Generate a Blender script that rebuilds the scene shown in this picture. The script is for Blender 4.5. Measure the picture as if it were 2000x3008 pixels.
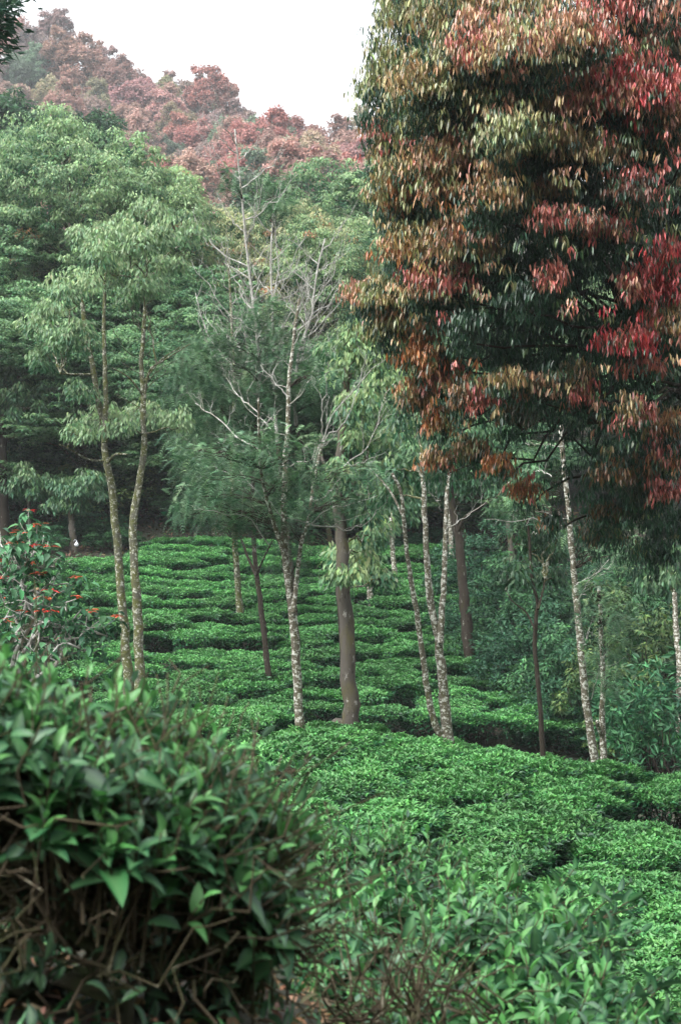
import bpy, math
import numpy as np
from mathutils import Vector

for o in list(bpy.data.objects):
    bpy.data.objects.remove(o)
S = bpy.context.scene
COL = S.collection

# ------------------------------------------------------------------ camera
FPX = 42 / 23.7 * 3008            # focal length in photo pixels (photo 2000 x 3008)
cam_d = bpy.data.cameras.new('camera')
cam = bpy.data.objects.new('camera', cam_d)
COL.objects.link(cam)
cam.location = (0, 0, 0)
cam.rotation_euler = (math.radians(90), 0, 0)
cam_d.sensor_fit = 'VERTICAL'
cam_d.sensor_height = 23.7
cam_d.sensor_width = 15.76
cam_d.lens = 42
cam_d.clip_start = 0.1
cam_d.clip_end = 2000
cam_d.dof.use_dof = True
cam_d.dof.focus_distance = 18
cam_d.dof.aperture_fstop = 6.3
S.camera = cam

# ------------------------------------------------------------------ sky, sun, exposure
SUN_EL, SUN_AZ = math.radians(52), math.radians(-128)   # azimuth from +Y, clockwise: behind left
world = bpy.data.worlds.new('World')
S.world = world
world.use_nodes = True
wt = world.node_tree
wt.nodes.clear()
sky = wt.nodes.new('ShaderNodeTexSky')
sky.sky_type = 'NISHITA'
sky.sun_disc = False
sky.sun_elevation = SUN_EL
sky.sun_rotation = SUN_AZ
sky.air_density = 1.0
sky.dust_density = 4.0
hs = wt.nodes.new('ShaderNodeHueSaturation')
hs.inputs['Saturation'].default_value = 0.12
bg = wt.nodes.new('ShaderNodeBackground')
bg.inputs['Strength'].default_value = 0.15
wo = wt.nodes.new('ShaderNodeOutputWorld')
wt.links.new(sky.outputs[0], hs.inputs['Color'])
wt.links.new(hs.outputs[0], bg.inputs['Color'])
wt.links.new(bg.outputs[0], wo.inputs['Surface'])

sun_d = bpy.data.lights.new('sun', 'SUN')
sun_d.energy = 0.9
sun_d.angle = math.radians(40)
sun_d.color = (1.0, 0.96, 0.9)
sun = bpy.data.objects.new('sun', sun_d)
COL.objects.link(sun)
sd = Vector((math.cos(SUN_EL) * math.sin(SUN_AZ), math.cos(SUN_EL) * math.cos(SUN_AZ), math.sin(SUN_EL)))
sun.rotation_euler = sd.to_track_quat('Z', 'Y').to_euler()

S.view_settings.view_transform = 'Standard'
S.view_settings.look = 'None'
S.view_settings.exposure = 1.8
S.view_settings.gamma = 1.0
S.render.engine = 'CYCLES'
cy = S.cycles
cy.max_bounces = 6
cy.diffuse_bounces = 4
cy.glossy_bounces = 2
cy.transmission_bounces = 4
cy.volume_bounces = 0
cy.caustics_reflective = False
cy.caustics_refractive = False
cy.use_adaptive_sampling = True
cy.adaptive_threshold = 0.012
cy.use_denoising = True
cy.denoising_input_passes = 'RGB_ALBEDO_NORMAL'
cy.denoising_prefilter = 'ACCURATE'

# ------------------------------------------------------------------ helpers
def at(px, py, Y):
    return np.array([(px - 1000) / FPX * Y, Y, (1504 - py) / FPX * Y])

def nrm(a):
    return a / np.maximum(np.linalg.norm(a, axis=-1, keepdims=True), 1e-9)

def tag(o, label=None, cat=None, group=None, kind=None):
    if label: o['label'] = label
    if cat: o['category'] = cat
    if group: o['group'] = group
    if kind: o['kind'] = kind
    return o

def empty(name, loc=(0, 0, 0), rz=0.0):
    o = bpy.data.objects.new(name, None)
    o.empty_display_size = 0.2
    COL.objects.link(o)
    o.location = loc
    o.rotation_euler = (0, 0, rz)
    return o

def copy_tree(o, parent=None):
    c = o.copy()
    COL.objects.link(c)
    if parent is not None:
        c.parent = parent
    for ch in list(o.children):
        copy_tree(ch, c)
    return c

class MB:
    """collects vertices, faces and a colour per vertex; build() links them as one mesh object"""
    def __init__(self):
        self.v, self.c, self.f, self.n = [], [], [], 0
    def add(self, V, faces, C=None):
        V = np.asarray(V, float).reshape(-1, 3)
        if C is None: C = np.ones((len(V), 3))
        C = np.broadcast_to(np.asarray(C, float), (len(V), 3))
        self.v.append(V); self.c.append(C)
        for f in faces:
            self.f.append(np.asarray(f, int) + self.n)
        self.n += len(V)
    def build(self, name, mat, parent=None, smooth=True, origin=None):
        me = bpy.data.meshes.new(name)
        V = np.concatenate(self.v) if self.v else np.zeros((0, 3))
        C = np.concatenate(self.c) if self.c else np.zeros((0, 3))
        if origin is not None: V = V - np.asarray(origin)
        tot = np.concatenate([np.full(len(f), f.shape[1]) for f in self.f])
        idx = np.concatenate([f.ravel() for f in self.f])
        st = np.concatenate([[0], np.cumsum(tot)[:-1]])
        me.vertices.add(len(V)); me.vertices.foreach_set('co', V.astype(np.float32).ravel())
        me.loops.add(len(idx)); me.loops.foreach_set('vertex_index', idx.astype(np.int32))
        me.polygons.add(len(tot))
        me.polygons.foreach_set('loop_start', st.astype(np.int32))
        me.polygons.foreach_set('loop_total', tot.astype(np.int32))
        me.polygons.foreach_set('use_smooth', np.full(len(tot), smooth))
        a = me.attributes.new('tint', 'FLOAT_COLOR', 'POINT')
        a.data.foreach_set('color', np.concatenate([C, np.ones((len(C), 1))], 1).astype(np.float32).ravel())
        me.update(calc_edges=True)
        me.materials.append(mat)
        o = bpy.data.objects.new(name, me)
        COL.objects.link(o)
        if parent is not None: o.parent = parent
        return o
    # ---- shapes
    def tube(self, P, R, sides=8, rng=None, jit=0.0, C=None, cap=True):
        P = np.asarray(P, float); n = len(P)
        R = np.broadcast_to(np.asarray(R, float), (n,))
        T = nrm(np.gradient(P, axis=0))
        ref = np.array([0, 1.0, 0]) if abs(T[:, 1].mean()) < 0.8 else np.array([1.0, 0, 0])
        U = nrm(np.cross(T, ref)); W = np.cross(U, T)
        a = np.arange(sides) / sides * 2 * math.pi
        rr = R[:, None] * np.ones((1, sides))
        if rng is not None and jit > 0:
            rr = rr * (1 + jit * rng.normal(size=(n, sides)))
        V = P[:, None, :] + rr[..., None] * (np.cos(a)[None, :, None] * U[:, None, :] + np.sin(a)[None, :, None] * W[:, None, :])
        i = np.arange(n - 1)[:, None] * sides; j = np.arange(sides)[None, :]; k = (j + 1) % sides
        q = np.stack([i + j, i + k, i + sides + k, i + sides + j], -1).reshape(-1, 4)
        faces = [q]
        V = V.reshape(-1, 3)
        if cap:
            V = np.concatenate([V, P[-1:]])
            b = (n - 1) * sides
            faces.append(np.stack([b + np.arange(sides), b + (np.arange(sides) + 1) % sides, np.full(sides, n * sides)], -1))
        if C is not None and np.ndim(C) == 2:
            C = np.concatenate([np.repeat(C, sides, 0), C[-1:]]) if cap else np.repeat(C, sides, 0)
        self.add(V, faces, C)
    def leaves(self, P, D, N, L, W, C, fold=0.18, droop=0.0):
        """two-triangle folded leaves"""
        n = len(P)
        D = nrm(D); Sv = nrm(np.cross(D, N)); N2 = np.cross(Sv, D)
        L = np.broadcast_to(L, (n,))[:, None]; W = np.broadcast_to(W, (n,))[:, None]
        tip = P + D * L - np.array([0, 0, 1.0]) * L * droop
        m = P + D * L * 0.42 + N2 * W * fold
        V = np.stack([P, m + Sv * W * .5, tip, m - Sv * W * .5], 1).reshape(-1, 3)
        b = np.arange(n)[:, None] * 4
        f = np.concatenate([b + [[0, 1, 2]], b + [[0, 2, 3]]])
        self.add(V, [f], np.repeat(C, 4, 0))
    def long_leaves(self, P, D, N, L, W, C, nseg=5, fold=0.22, droop=0.35, peak=0.42, rib=None):
        """curved leaves with a midrib and a rounded outline"""
        n = len(P)
        D = nrm(D); Sv = nrm(np.cross(D, N)); N2 = np.cross(Sv, D)
        L = np.broadcast_to(L, (n,)); W = np.broadcast_to(W, (n,)); droop = np.broadcast_to(droop, (n,))
        t = np.linspace(0, 1, nseg + 1)
        w = np.where(t < peak, np.sin(t / peak * math.pi / 2) ** 0.8, np.cos((t - peak) / (1 - peak) * math.pi / 2) ** 0.85)
        w[0] = 0.06; w[-1] = 0.0
        x = L[:, None] * t * (1 - 0.25 * droop[:, None] * t)
        z = -L[:, None] * droop[:, None] * t ** 2
        M = P[:, None] + D[:, None] * x[..., None] + N2[:, None] * z[..., None]
        h = (W[:, None] * w)[..., None]
        lift = N2[:, None] * h * fold
        V = np.stack([M + Sv[:, None] * h * .5 + lift, M, M - Sv[:, None] * h * .5 + lift], 2)   # n, seg+1, 3, 3
        k = (nseg + 1) * 3
        b = (np.arange(n) * k)[:, None, None]
        s = (np.arange(nseg) * 3)[None, :, None]
        fl = b + s + np.array([0, 1, 4, 3]); fr = b + s + np.array([1, 2, 5, 4])
        CC = np.repeat(C, k, 0).reshape(n, nseg + 1, 3, 3).copy()
        if rib is not None:
            CC[:, :, 1] = CC[:, :, 1] * (1 - 0.5) + np.asarray(rib) * 0.5
        self.add(V.reshape(-1, 3), [fl.reshape(-1, 4), fr.reshape(-1, 4)], CC.reshape(-1, 3))
    def fronds(self, P, D, N, L, C, K=8, lw=0.32, tw=0.05, droop=0.3):
        """feathery compound leaves: thin leaflets both sides of a drooping midrib"""
        n = len(P)
        D = nrm(D); Sv = nrm(np.cross(D, N)); N2 = np.cross(Sv, D)
        L = np.broadcast_to(L, (n,))[:, None]
        down = np.array([0, 0, -1.0])
        for k in range(K):
            t = (k + 0.6) / K
            base = P + D * L * t + down * L * droop * t * t
            ll = L * lw * (math.sin(math.pi * (0.12 + 0.83 * t)) ** 0.7)
            for sgn in (-1, 1):
                d = nrm(Sv * sgn * 0.85 + D * 0.55 + N2 * 0.1)
                tip = base + d * ll + down * ll * 0.25
                e = D * L * tw
                V = np.stack([base - e, base + e, tip], 1).reshape(-1, 3)
                self.add(V, [np.arange(n * 3).reshape(-1, 3)], np.repeat(C, 3, 0))

def smooth_path(P, n=24):
    P = np.asarray(P, float)
    if len(P) < 3:
        t = np.linspace(0, 1, n)[:, None]
        return P[0] * (1 - t) + P[-1] * t
    Q = np.concatenate([[2 * P[0] - P[1]], P, [2 * P[-1] - P[-2]]])
    out = []
    m = len(P) - 1
    for u in np.linspace(0, m - 1e-6, n):
        i = int(u); t = u - i
        a, b, c, d = Q[i], Q[i + 1], Q[i + 2], Q[i + 3]
        out.append(0.5 * ((2 * b) + (c - a) * t + (2 * a - 5 * b + 4 * c - d) * t * t + (3 * b - a - 3 * c + d) * t ** 3))
    return np.array(out)

def sphere(rng, n, zmin=-1.0):
    z = rng.uniform(zmin, 1, n); a = rng.uniform(0, 2 * math.pi, n); r = np.sqrt(1 - z * z)
    return np.stack([r * np.cos(a), r * np.sin(a), z], -1)

def mixc(a, b, t):
    t = np.asarray(t)[..., None]
    return np.asarray(a) * (1 - t) + np.asarray(b) * t

def jit(rng, C, s=0.15):
    C = np.asarray(C, float)
    n = len(C)
    return np.clip(C * (1 + s * rng.normal(size=(n, 1))) * (1 + s * 0.5 * rng.normal(size=(n, 3))), 0.003, 0.85)

# ------------------------------------------------------------------ materials
def new_mat(name):
    m = bpy.data.materials.new(name)
    m.use_nodes = True
    nt = m.node_tree
    nt.nodes.clear()
    out = nt.nodes.new('ShaderNodeOutputMaterial')
    return m, nt, out

def leaf_mat(name, rough=0.45, spec=0.4, trans=0.22, use_obj_color=False, vary=0.25, gain=1.0):
    m, nt, out = new_mat(name)
    N, Lk = nt.nodes, nt.links
    at_ = N.new('ShaderNodeAttribute'); at_.attribute_name = 'tint'
    oi = N.new('ShaderNodeObjectInfo')
    col = at_.outputs['Color']
    if use_obj_color:
        mx = N.new('ShaderNodeMix'); mx.data_type = 'RGBA'; mx.blend_type = 'MULTIPLY'
        mx.inputs[0].default_value = 1.0
        Lk.new(col, mx.inputs[6]); Lk.new(oi.outputs['Color'], mx.inputs[7])
        col = mx.outputs[2]
    mr = N.new('ShaderNodeMapRange')
    mr.inputs['To Min'].default_value = (1 - vary) * gain; mr.inputs['To Max'].default_value = (1 + vary) * gain
    Lk.new(oi.outputs['Random'], mr.inputs['Value'])
    h = N.new('ShaderNodeHueSaturation')
    Lk.new(col, h.inputs['Color']); Lk.new(mr.outputs[0], h.inputs['Value'])
    p = N.new('ShaderNodeBsdfPrincipled')
    p.inputs['Roughness'].default_value = rough
    p.inputs['Specular IOR Level'].default_value = spec
    Lk.new(h.outputs[0], p.inputs['Base Color'])
    tr = N.new('ShaderNodeBsdfTranslucent')
    Lk.new(h.outputs[0], tr.inputs['Color'])
    ms = N.new('ShaderNodeMixShader'); ms.inputs[0].default_value = trans
    Lk.new(p.outputs[0], ms.inputs[1]); Lk.new(tr.outputs[0], ms.inputs[2])
    Lk.new(ms.outputs[0], out.inputs['Surface'])
    return m

def bark_mat(name, base, pale, moss, dark, pale_amt=0.5, moss_amt=0.4, scale=14.0, stretch=0.6):
    """bark with lichen patches, moss and dark cracks"""
    m, nt, out = new_mat(name)
    N, Lk = nt.nodes, nt.links
    tc = N.new('ShaderNodeTexCoord')
    mp = N.new('ShaderNodeMapping'); mp.inputs['Scale'].default_value = (1, 1, stretch)
    Lk.new(tc.outputs['Object'], mp.inputs['Vector'])
    def noise(sc, det=6, rough=0.6):
        n = N.new('ShaderNodeTexNoise'); n.inputs['Scale'].default_value = sc
        n.inputs['Detail'].default_value = det; n.inputs['Roughness'].default_value = rough
        Lk.new(mp.outputs[0], n.inputs['Vector']); return n
    def ramp(src, a, b):
        r = N.new('ShaderNodeMapRange'); r.inputs['From Min'].default_value = a; r.inputs['From Max'].default_value = b
        Lk.new(src, r.inputs['Value']); return r.outputs[0]
    def mix(fac, a, b):
        x = N.new('ShaderNodeMix'); x.data_type = 'RGBA'
        Lk.new(fac, x.inputs[0])
        for s, v in ((6, a), (7, b)):
            if isinstance(v, tuple): x.inputs[s].default_value = (*v, 1)
            else: Lk.new(v, x.inputs[s])
        return x.outputs[2]
    n1 = noise(scale * 0.35, 5); n2 = noise(scale, 8, 0.7); n3 = noise(scale * 2.6, 5)
    c = mix(ramp(n1.outputs[0], 0.62 - moss_amt * 0.3, 0.80 - moss_amt * 0.3), base, moss)
    c = mix(ramp(n2.outputs[0], 0.66 - pale_amt * 0.25, 0.72 - pale_amt * 0.25), c, pale)
    c = mix(ramp(n3.outputs[0], 0.60, 0.68), c, dark)
    p = N.new('ShaderNodeBsdfPrincipled'); p.inputs['Roughness'].default_value = 0.9
    p.inputs['Specular IOR Level'].default_value = 0.15
    Lk.new(c, p.inputs['Base Color'])
    b = N.new('ShaderNodeBump'); b.inputs['Strength'].default_value = 0.6; b.inputs['Distance'].default_value = 0.02
    Lk.new(n2.outputs[0], b.inputs['Height']); Lk.new(b.outputs[0], p.inputs['Normal'])
    Lk.new(p.outputs[0], out.inputs['Surface'])
    return m

def soil_mat():
    m, nt, out = new_mat('soil')
    N, Lk = nt.nodes, nt.links
    tc = N.new('ShaderNodeTexCoord')
    n1 = N.new('ShaderNodeTexNoise'); n1.inputs['Scale'].default_value = 0.8; n1.inputs['Detail'].default_value = 8
    n2 = N.new('ShaderNodeTexNoise'); n2.inputs['Scale'].default_value = 14; n2.inputs['Detail'].default_value = 8
    for n in (n1, n2): Lk.new(tc.outputs['Object'], n.inputs['Vector'])
    r = N.new('ShaderNodeValToRGB')
    e = r.color_ramp.elements
    e[0].position = 0.3; e[0].color = (0.012, 0.010, 0.007, 1)
    e[1].position = 0.75; e[1].color = (0.055, 0.042, 0.029, 1)
    Lk.new(n2.outputs[0], r.inputs[0])
    r2 = N.new('ShaderNodeMapRange'); r2.inputs['From Min'].default_value = 0.45; r2.inputs['From Max'].default_value = 0.7
    Lk.new(n1.outputs[0], r2.inputs['Value'])
    mx = N.new('ShaderNodeMix'); mx.data_type = 'RGBA'; mx.inputs[7].default_value = (0.022, 0.045, 0.017, 1)
    Lk.new(r2.outputs[0], mx.inputs[0]); Lk.new(r.outputs[0], mx.inputs[6])
    p = N.new('ShaderNodeBsdfPrincipled'); p.inputs['Roughness'].default_value = 1.0
    Lk.new(mx.outputs[2], p.inputs['Base Color'])
    b = N.new('ShaderNodeBump'); b.inputs['Strength'].default_value = 0.8; b.inputs['Distance'].default_value = 0.05
    Lk.new(n2.outputs[0], b.inputs['Height']); Lk.new(b.outputs[0], p.inputs['Normal'])
    Lk.new(p.outputs[0], out.inputs['Surface'])
    return m

M_TEA = leaf_mat('tea_leaf', 0.45, 0.36, 0.22, vary=0.24)
M_TEA_NEAR = leaf_mat('near_tea_leaf', 0.42, 0.36, 0.26, vary=0.05)
M_FOREST = leaf_mat('forest_leaf', 0.45, 0.4, 0.36, vary=0.15)
M_FAR = leaf_mat('far_forest_leaf', 0.6, 0.25, 0.38, use_obj_color=True, vary=0.12)
M_FEATHER = leaf_mat('feathery_leaf', 0.5, 0.3, 0.25, vary=0.1)
M_RED = leaf_mat('young_red_leaf', 0.34, 0.5, 0.25, vary=0.0)
M_SHRUB = leaf_mat('shrub_leaf', 0.5, 0.24, 0.22, vary=0.15)
M_DRY = leaf_mat('dry_leaf', 0.8, 0.15, 0.1, vary=0.0)

B_PALE = bark_mat('pale_lichen_bark', (0.11, 0.10, 0.075), (0.48, 0.49, 0.44), (0.08, 0.08, 0.036), (0.03, 0.026, 0.02), 0.60, 0.4, 24, 1.3)
B_OLIVE = bark_mat('mossy_lichen_bark', (0.085, 0.086, 0.064), (0.36, 0.37, 0.31), (0.082, 0.09, 0.03), (0.03, 0.028, 0.022), 0.52, 0.75, 20, 1.1)
B_GREY = bark_mat('grey_brown_bark', (0.068, 0.062, 0.052), (0.28, 0.28, 0.25), (0.07, 0.066, 0.03), (0.03, 0.025, 0.02), 0.22, 0.5, 14, 0.4)
B_DARK = bark_mat('dark_bark', (0.040, 0.033, 0.026), (0.22, 0.22, 0.19), (0.045, 0.045, 0.02), (0.012, 0.010, 0.008), 0.24, 0.3, 12, 0.5)
B_TWIG = bark_mat('silvery_twig_bark', (0.30, 0.295, 0.27), (0.50, 0.50, 0.47), (0.20, 0.20, 0.15), (0.11, 0.105, 0.09), 0.5, 0.3, 12, 0.6)
B_TEA = bark_mat('tea_wood', (0.05, 0.046, 0.034), (0.30, 0.34, 0.30), (0.04, 0.055, 0.022), (0.02, 0.016, 0.012), 0.28, 0.5, 22, 0.6)
B_SHOOT = bark_mat('tea_twig', (0.07, 0.056, 0.036), (0.20, 0.19, 0.14), (0.05, 0.06, 0.022), (0.05, 0.04, 0.03), 0.3, 0.5, 30, 0.6)

# ------------------------------------------------------------------ terrain
K0 = np.array([-60, -30, -8, -1.5, 3, 4.2, 5, 6.4, 9.5, 10.5, 18.4, 20.3, 22, 24.3, 27, 30, 41, 60, 75, 100, 140])
Z0 = np.array([50, 24, 4.6, -0.7, -0.86, -1.05, -1.4, -1.75, -3.05, -3.10, -2.66, -3.55, -3.85, -3.65, -3.42, -3.0, -0.95, 4.8, 8.5, 13.0, 19.5])  # behind the camera: unseen uphill slope, added to block low sky light
KX = np.array([-8, 0, 3, 4.2, 6.4, 9.5, 18, 24, 41, 60, 100])
SX = np.array([0.02, 0.05, 0.10, 0.12, 0.12, 0.14, 0.14, 0.10, 0.05, 0.05, 0.0])
RIDGE_PX = np.array([-900, 0, 100, 190, 240, 330, 360, 450, 500, 560, 640, 700, 730, 800, 1000, 2000, 3000])
RIDGE_PY = np.array([0, 5, 0, -5, 35, 60, 100, 120, 180, 165, 165, 245, 320, 430, 470, 480, 480])
SPUR_PX = np.array([-900, 0, 200, 330, 430, 560, 680, 760, 850, 1000, 1130, 1500, 3000])
SPUR_PY = np.array([560, 540, 500, 540, 560, 540, 470, 390, 385, 375, 380, 395, 420])

def ground(x, y):
    x = np.asarray(x, float); y = np.asarray(y, float)
    z = np.interp(y, K0, Z0) - np.interp(y, KX, SX) * np.clip(x, -7, 10)
    z = z - 0.9 * np.clip(x + 0.15, 0, 0.6) * np.clip((6.4 - y) / 1.5, 0, 1)
    px = 1000 + x / np.maximum(y, 1) * FPX
    spur = (1504 - np.interp(px, SPUR_PX, SPUR_PY)) / FPX * 172 - 4.4
    ridge = (1504 - np.interp(px, RIDGE_PX, RIDGE_PY)) / FPX * 235 - 7.0
    z100 = np.interp(100, K0, Z0)
    far = np.where(y < 172, z100 + (spur - z100) * np.clip((y - 100) / 72, 0, 1) ** 1.15,
                   spur + (ridge - spur) * np.clip((y - 172) / 63, 0, 1))
    far = np.where(y > 235, ridge - (y - 235) * 0.35, far)
    return np.where(y <= 100, z, far)

def build_ground():
    ys = np.concatenate([np.arange(-60, -8, 2.0), np.arange(-8, 12, 0.35), np.arange(12, 45, 0.7), np.arange(45, 110, 2.5), np.arange(110, 420, 6)])
    us = np.concatenate([-np.geomspace(1, 60, 26)[::-1] + 1, np.geomspace(1, 60, 26)[1:] - 1]) / 59 
    V = []
    for y in ys:
        w = 20 + max(y, -y * 1.2) * 0.55
        x = us * w
        V.append(np.stack([x, np.full_like(x, y), ground(x, np.full_like(x, y))], -1))
    V = np.array(V)
    ny, nx = V.shape[:2]
    i = np.arange(ny - 1)[:, None] * nx; j = np.arange(nx - 1)[None]
    q = np.stack([i + j, i + j + 1, i + nx + j + 1, i + nx + j], -1).reshape(-1, 4)
    mb = MB(); mb.add(V.reshape(-1, 3), [q])
    return tag(mb.build('ground', soil_mat()), kind='structure')
build_ground()

# ------------------------------------------------------------------ foliage makers
def clump_leaves(mb, rng, c, r, n, L, W, young, mature, yfrac, hang=0.6, flat=0.95, jc=0.14):
    """one leafy clump: leaves round a flattened dome, hanging tips"""
    u = sphere(rng, n, -0.5)
    rad = rng.uniform(0.35, 1.0, n)[:, None] ** 0.6
    P = c + u * rad * r * np.array([1, 1, flat])
    D = u * np.array([1, 1, 0.5]) * (1 - 0.55 * hang) + sphere(rng, n) * 0.5 + np.array([0, 0, -1.5 * hang])
    Nn = nrm(u + np.array([0, 0, 0.6 - 0.4 * hang]) + sphere(rng, n) * 0.55)
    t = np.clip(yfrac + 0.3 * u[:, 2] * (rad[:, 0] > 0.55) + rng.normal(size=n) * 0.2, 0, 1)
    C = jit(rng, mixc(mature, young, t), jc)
    mb.leaves(P, D, Nn, L * rng.uniform(0.7, 1.2, n), W * rng.uniform(0.8, 1.2, n), C)

def lobed_crown(rng, R, H, zc, lobes, clumps, per, L, W, young, mature, ymean=0.45, lobe_r=0.42, hang=0.6, taper=0.35, accent=None, acc_p=0.0):
    """an uneven crown: lobes on an egg-shaped envelope, clumps on the lobes, leaves on the clumps"""
    mb = MB(); lobe_list = []
    for i in range(lobes):
        f = (i + 0.5) / lobes * 0.5 + rng.uniform(0, 0.5) if lobes < 40 else rng.uniform(0.02, 0.98)
        h = -0.5 + f
        rr = math.sqrt(max(0.0, 1 - (2 * h) ** 2)) * (1 - taper * max(h, 0) * 2)
        a = i * 2.39996 + rng.uniform(-0.4, 0.4)
        k = rng.uniform(0.55, 1.0)
        c = np.array([math.cos(a) * R * rr * k, math.sin(a) * R * rr * k, zc + h * H + rng.normal() * 0.05 * H])
        lr = R * lobe_r * rng.uniform(0.7, 1.25)
        lobe_list.append((c, lr))
        out = nrm(np.array([c[0], c[1], (c[2] - zc) * 0.4 + 0.08 * R]))
        yl = rng.normal() * 0.14
        for q in range(clumps):
            u = nrm(sphere(rng, 1, -0.95)[0] + out * 0.55)
            cc = c + u * lr * rng.uniform(0.7, 1.15) * np.array([1, 1, 1.25]) - np.array([0, 0, 0.2 * lr])
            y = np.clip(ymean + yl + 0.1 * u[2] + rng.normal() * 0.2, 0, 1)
            yc = young
            if accent is not None and rng.random() < acc_p: yc = accent
            clump_leaves(mb, rng, cc, lr * rng.uniform(0.20, 0.36), per, L, W, yc, mature, y, hang)
        n = int(clumps * per * 0.12)
        u = sphere(rng, n)
        P = c + u * lr * 0.7 * rng.uniform(0.2, 1, n)[:, None]
        mb.leaves(P, sphere(rng, n) + [0, 0, -0.3], sphere(rng, n, 0), L, W * 1.2, jit(rng, np.tile(mature, (n, 1)), 0.2))
    return mb, lobe_list

def limb(mb, rng, a, b, r0, r1, sag=0.0, n=8, sides=5, wob=0.04):
    a = np.asarray(a, float); b = np.asarray(b, float)
    L = np.linalg.norm(b - a)
    t = np.linspace(0, 1, n)
    P = a + (b - a) * t[:, None]
    P[:, 2] += -sag * L * np.sin(math.pi * t)
    w = rng.normal(size=(n, 3)) * wob * L; w[0] = 0; w[-1] = 0
    P = P + w * np.sin(math.pi * t)[:, None]
    mb.tube(P, r0 + (r1 - r0) * t, sides)
    return P

def twigs(mb, rng, P, r, length, step=0.16, up=0.5, rec=1, t0=0.15, tips=None):
    """side twigs along a limb"""
    n = len(P)
    L = np.linalg.norm(P[-1] - P[0])
    cnt = max(2, int(L / step))
    T = nrm(P[-1] - P[0])
    for i in range(cnt):
        t = t0 + (1 - t0) * (i + rng.uniform(0, 0.8)) / cnt
        u = min(t, 0.999) * (n - 1); k = int(u); p = P[k] * (1 - (u - k)) + P[min(k + 1, n - 1)] * (u - k)
        d = nrm(T * 0.7 + sphere(rng, 1)[0] * 0.75 + np.array([0, 0, up * 0.5]))
        l = length * (1.1 - 0.6 * t) * rng.uniform(0.5, 1.2)
        e = p + d * l + np.array([0, 0, up * 0.2 * l])
        Q = limb(mb, rng, p, e, r * 0.6, r * 0.22, -0.08, 5, 4, 0.05)
        if tips is not None: tips.append((e, d))
        if rec > 0 and l > 0.12:
            twigs(mb, rng, Q, r * 0.5, length * 0.5, step * 1.1, up, rec - 1, 0.2, tips)

# ------------------------------------------------------------------ far hillside forest
def far_tree_proto(i):
    rng = np.random.default_rng(100 + i)
    R = [2.9, 3.2, 2.5, 3.0, 2.7, 3.4][i]; H = [6.0, 5.4, 7.0, 6.4, 7.6, 5.6][i]
    young = (1.0, 1.0, 1.0); mature = (0.36, 0.48, 0.48)
    mb, lobes = lobed_crown(rng, R, H, 1.6 + H / 2, [20, 22, 20, 22, 22, 24][i], 13, 34, 0.36, 0.21, young, mature, 0.78, 0.36, 0.25, [0.3, 0.2, 0.6, 0.35, 0.75, 0.15][i])
    root = empty('hillside_tree')
    tb = MB()
    tb.tube(smooth_path([[0, 0, -1.0], [0.1, 0.05, 1.5], [0, 0.1, 3.5], [0, 0, H * 0.8]], 10), np.linspace(0.2, 0.05, 10), 6)
    for c, lr in lobes[::2]:
        limb(tb, rng, [0, 0, max(0.8, c[2] - 1.8)], c, 0.08, 0.02)
    tb.build('trunk', B_GREY, root)
    mb.build('crown', M_FAR, root, smooth=False)
    return root

FAR = [far_tree_proto(i) for i in range(6)]
FAR_USED = [False] * 6
FAR_KIND = {
    'pink': ((0.53, 0.335, 0.285), 'dusky pink leaved tree in the forest covering the far hillside', 'pink trees of the far hillside'),
    'red': ((0.53, 0.26, 0.235), 'rose red leaved tree in the forest covering the far hillside', 'red trees of the far hillside'),
    'buff': ((0.48, 0.42, 0.28), 'buff olive leaved tree among red trees on the far hillside', 'buff trees of the far hillside'),
    'green': ((0.22, 0.29, 0.20), 'dull green leaved tree among red trees on the far hillside', 'green trees of the far hillside'),
    'mauve': ((0.46, 0.33, 0.30), 'greyish mauve leaved tree in the forest on the far hillside', 'mauve trees of the far hillside'),
}
def place_far(px, Y, kind, rng, sc=1.0, variant=None):
    v = int(rng.integers(6)) if variant is None else variant
    o = FAR[v] if not FAR_USED[v] else copy_tree(FAR[v])
    FAR_USED[v] = True
    x = (px - 1000) / FPX * Y
    o.location = (x, Y, float(ground(x, Y)) - 0.5)
    o.rotation_euler = (0, 0, rng.uniform(0, 6.28))
    s = sc * rng.uniform(0.8, 1.2)
    o.scale = (s, s, s * rng.uniform(0.9, 1.15))
    c, lab, grp = FAR_KIND[kind]
    tag(o, lab, 'tree', grp)
    for ch in o.children:
        if ch.name.startswith('crown'):
            j = 1 + rng.normal(size=3) * 0.045
            ch.color = (*np.clip(np.array(c) * j * rng.uniform(0.85, 1.15), 0, 1), 1)
        else:
            ch.color = (1, 1, 1, 1)

rng = np.random.default_rng(11)
for row, Y in enumerate([228, 216, 204, 192, 181]):           # back ridge, upper left
    for px in np.arange(-60 + (row % 2) * 36, 780, 72):
        r = rng.random()
        left = px < 260
        k = ('mauve' if r < .36 else 'pink' if r < .74 else 'green' if r < .86 else 'buff') if left else \
            ('mauve' if r < .26 else 'pink' if r < .60 else 'red' if r < .72 else 'buff' if r < .90 else 'green')
        place_far(px + rng.normal() * 16, Y + rng.normal() * 3, k, rng, 0.82)
for row, Y in enumerate([170, 161, 151, 140, 128, 116]):       # front spur
    for px in np.arange(-80 + (row % 2) * 48, 1260, 96):
        r = rng.random()
        if px > 560: k = 'red' if r < .27 else 'pink' if r < .72 else 'buff' if r < .89 else 'green'
        else: k = 'pink' if r < .48 else 'red' if r < .62 else 'buff' if r < .88 else 'green'
        place_far(px + rng.normal() * 22, Y + rng.normal() * 3, k, rng, 0.74)

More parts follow.
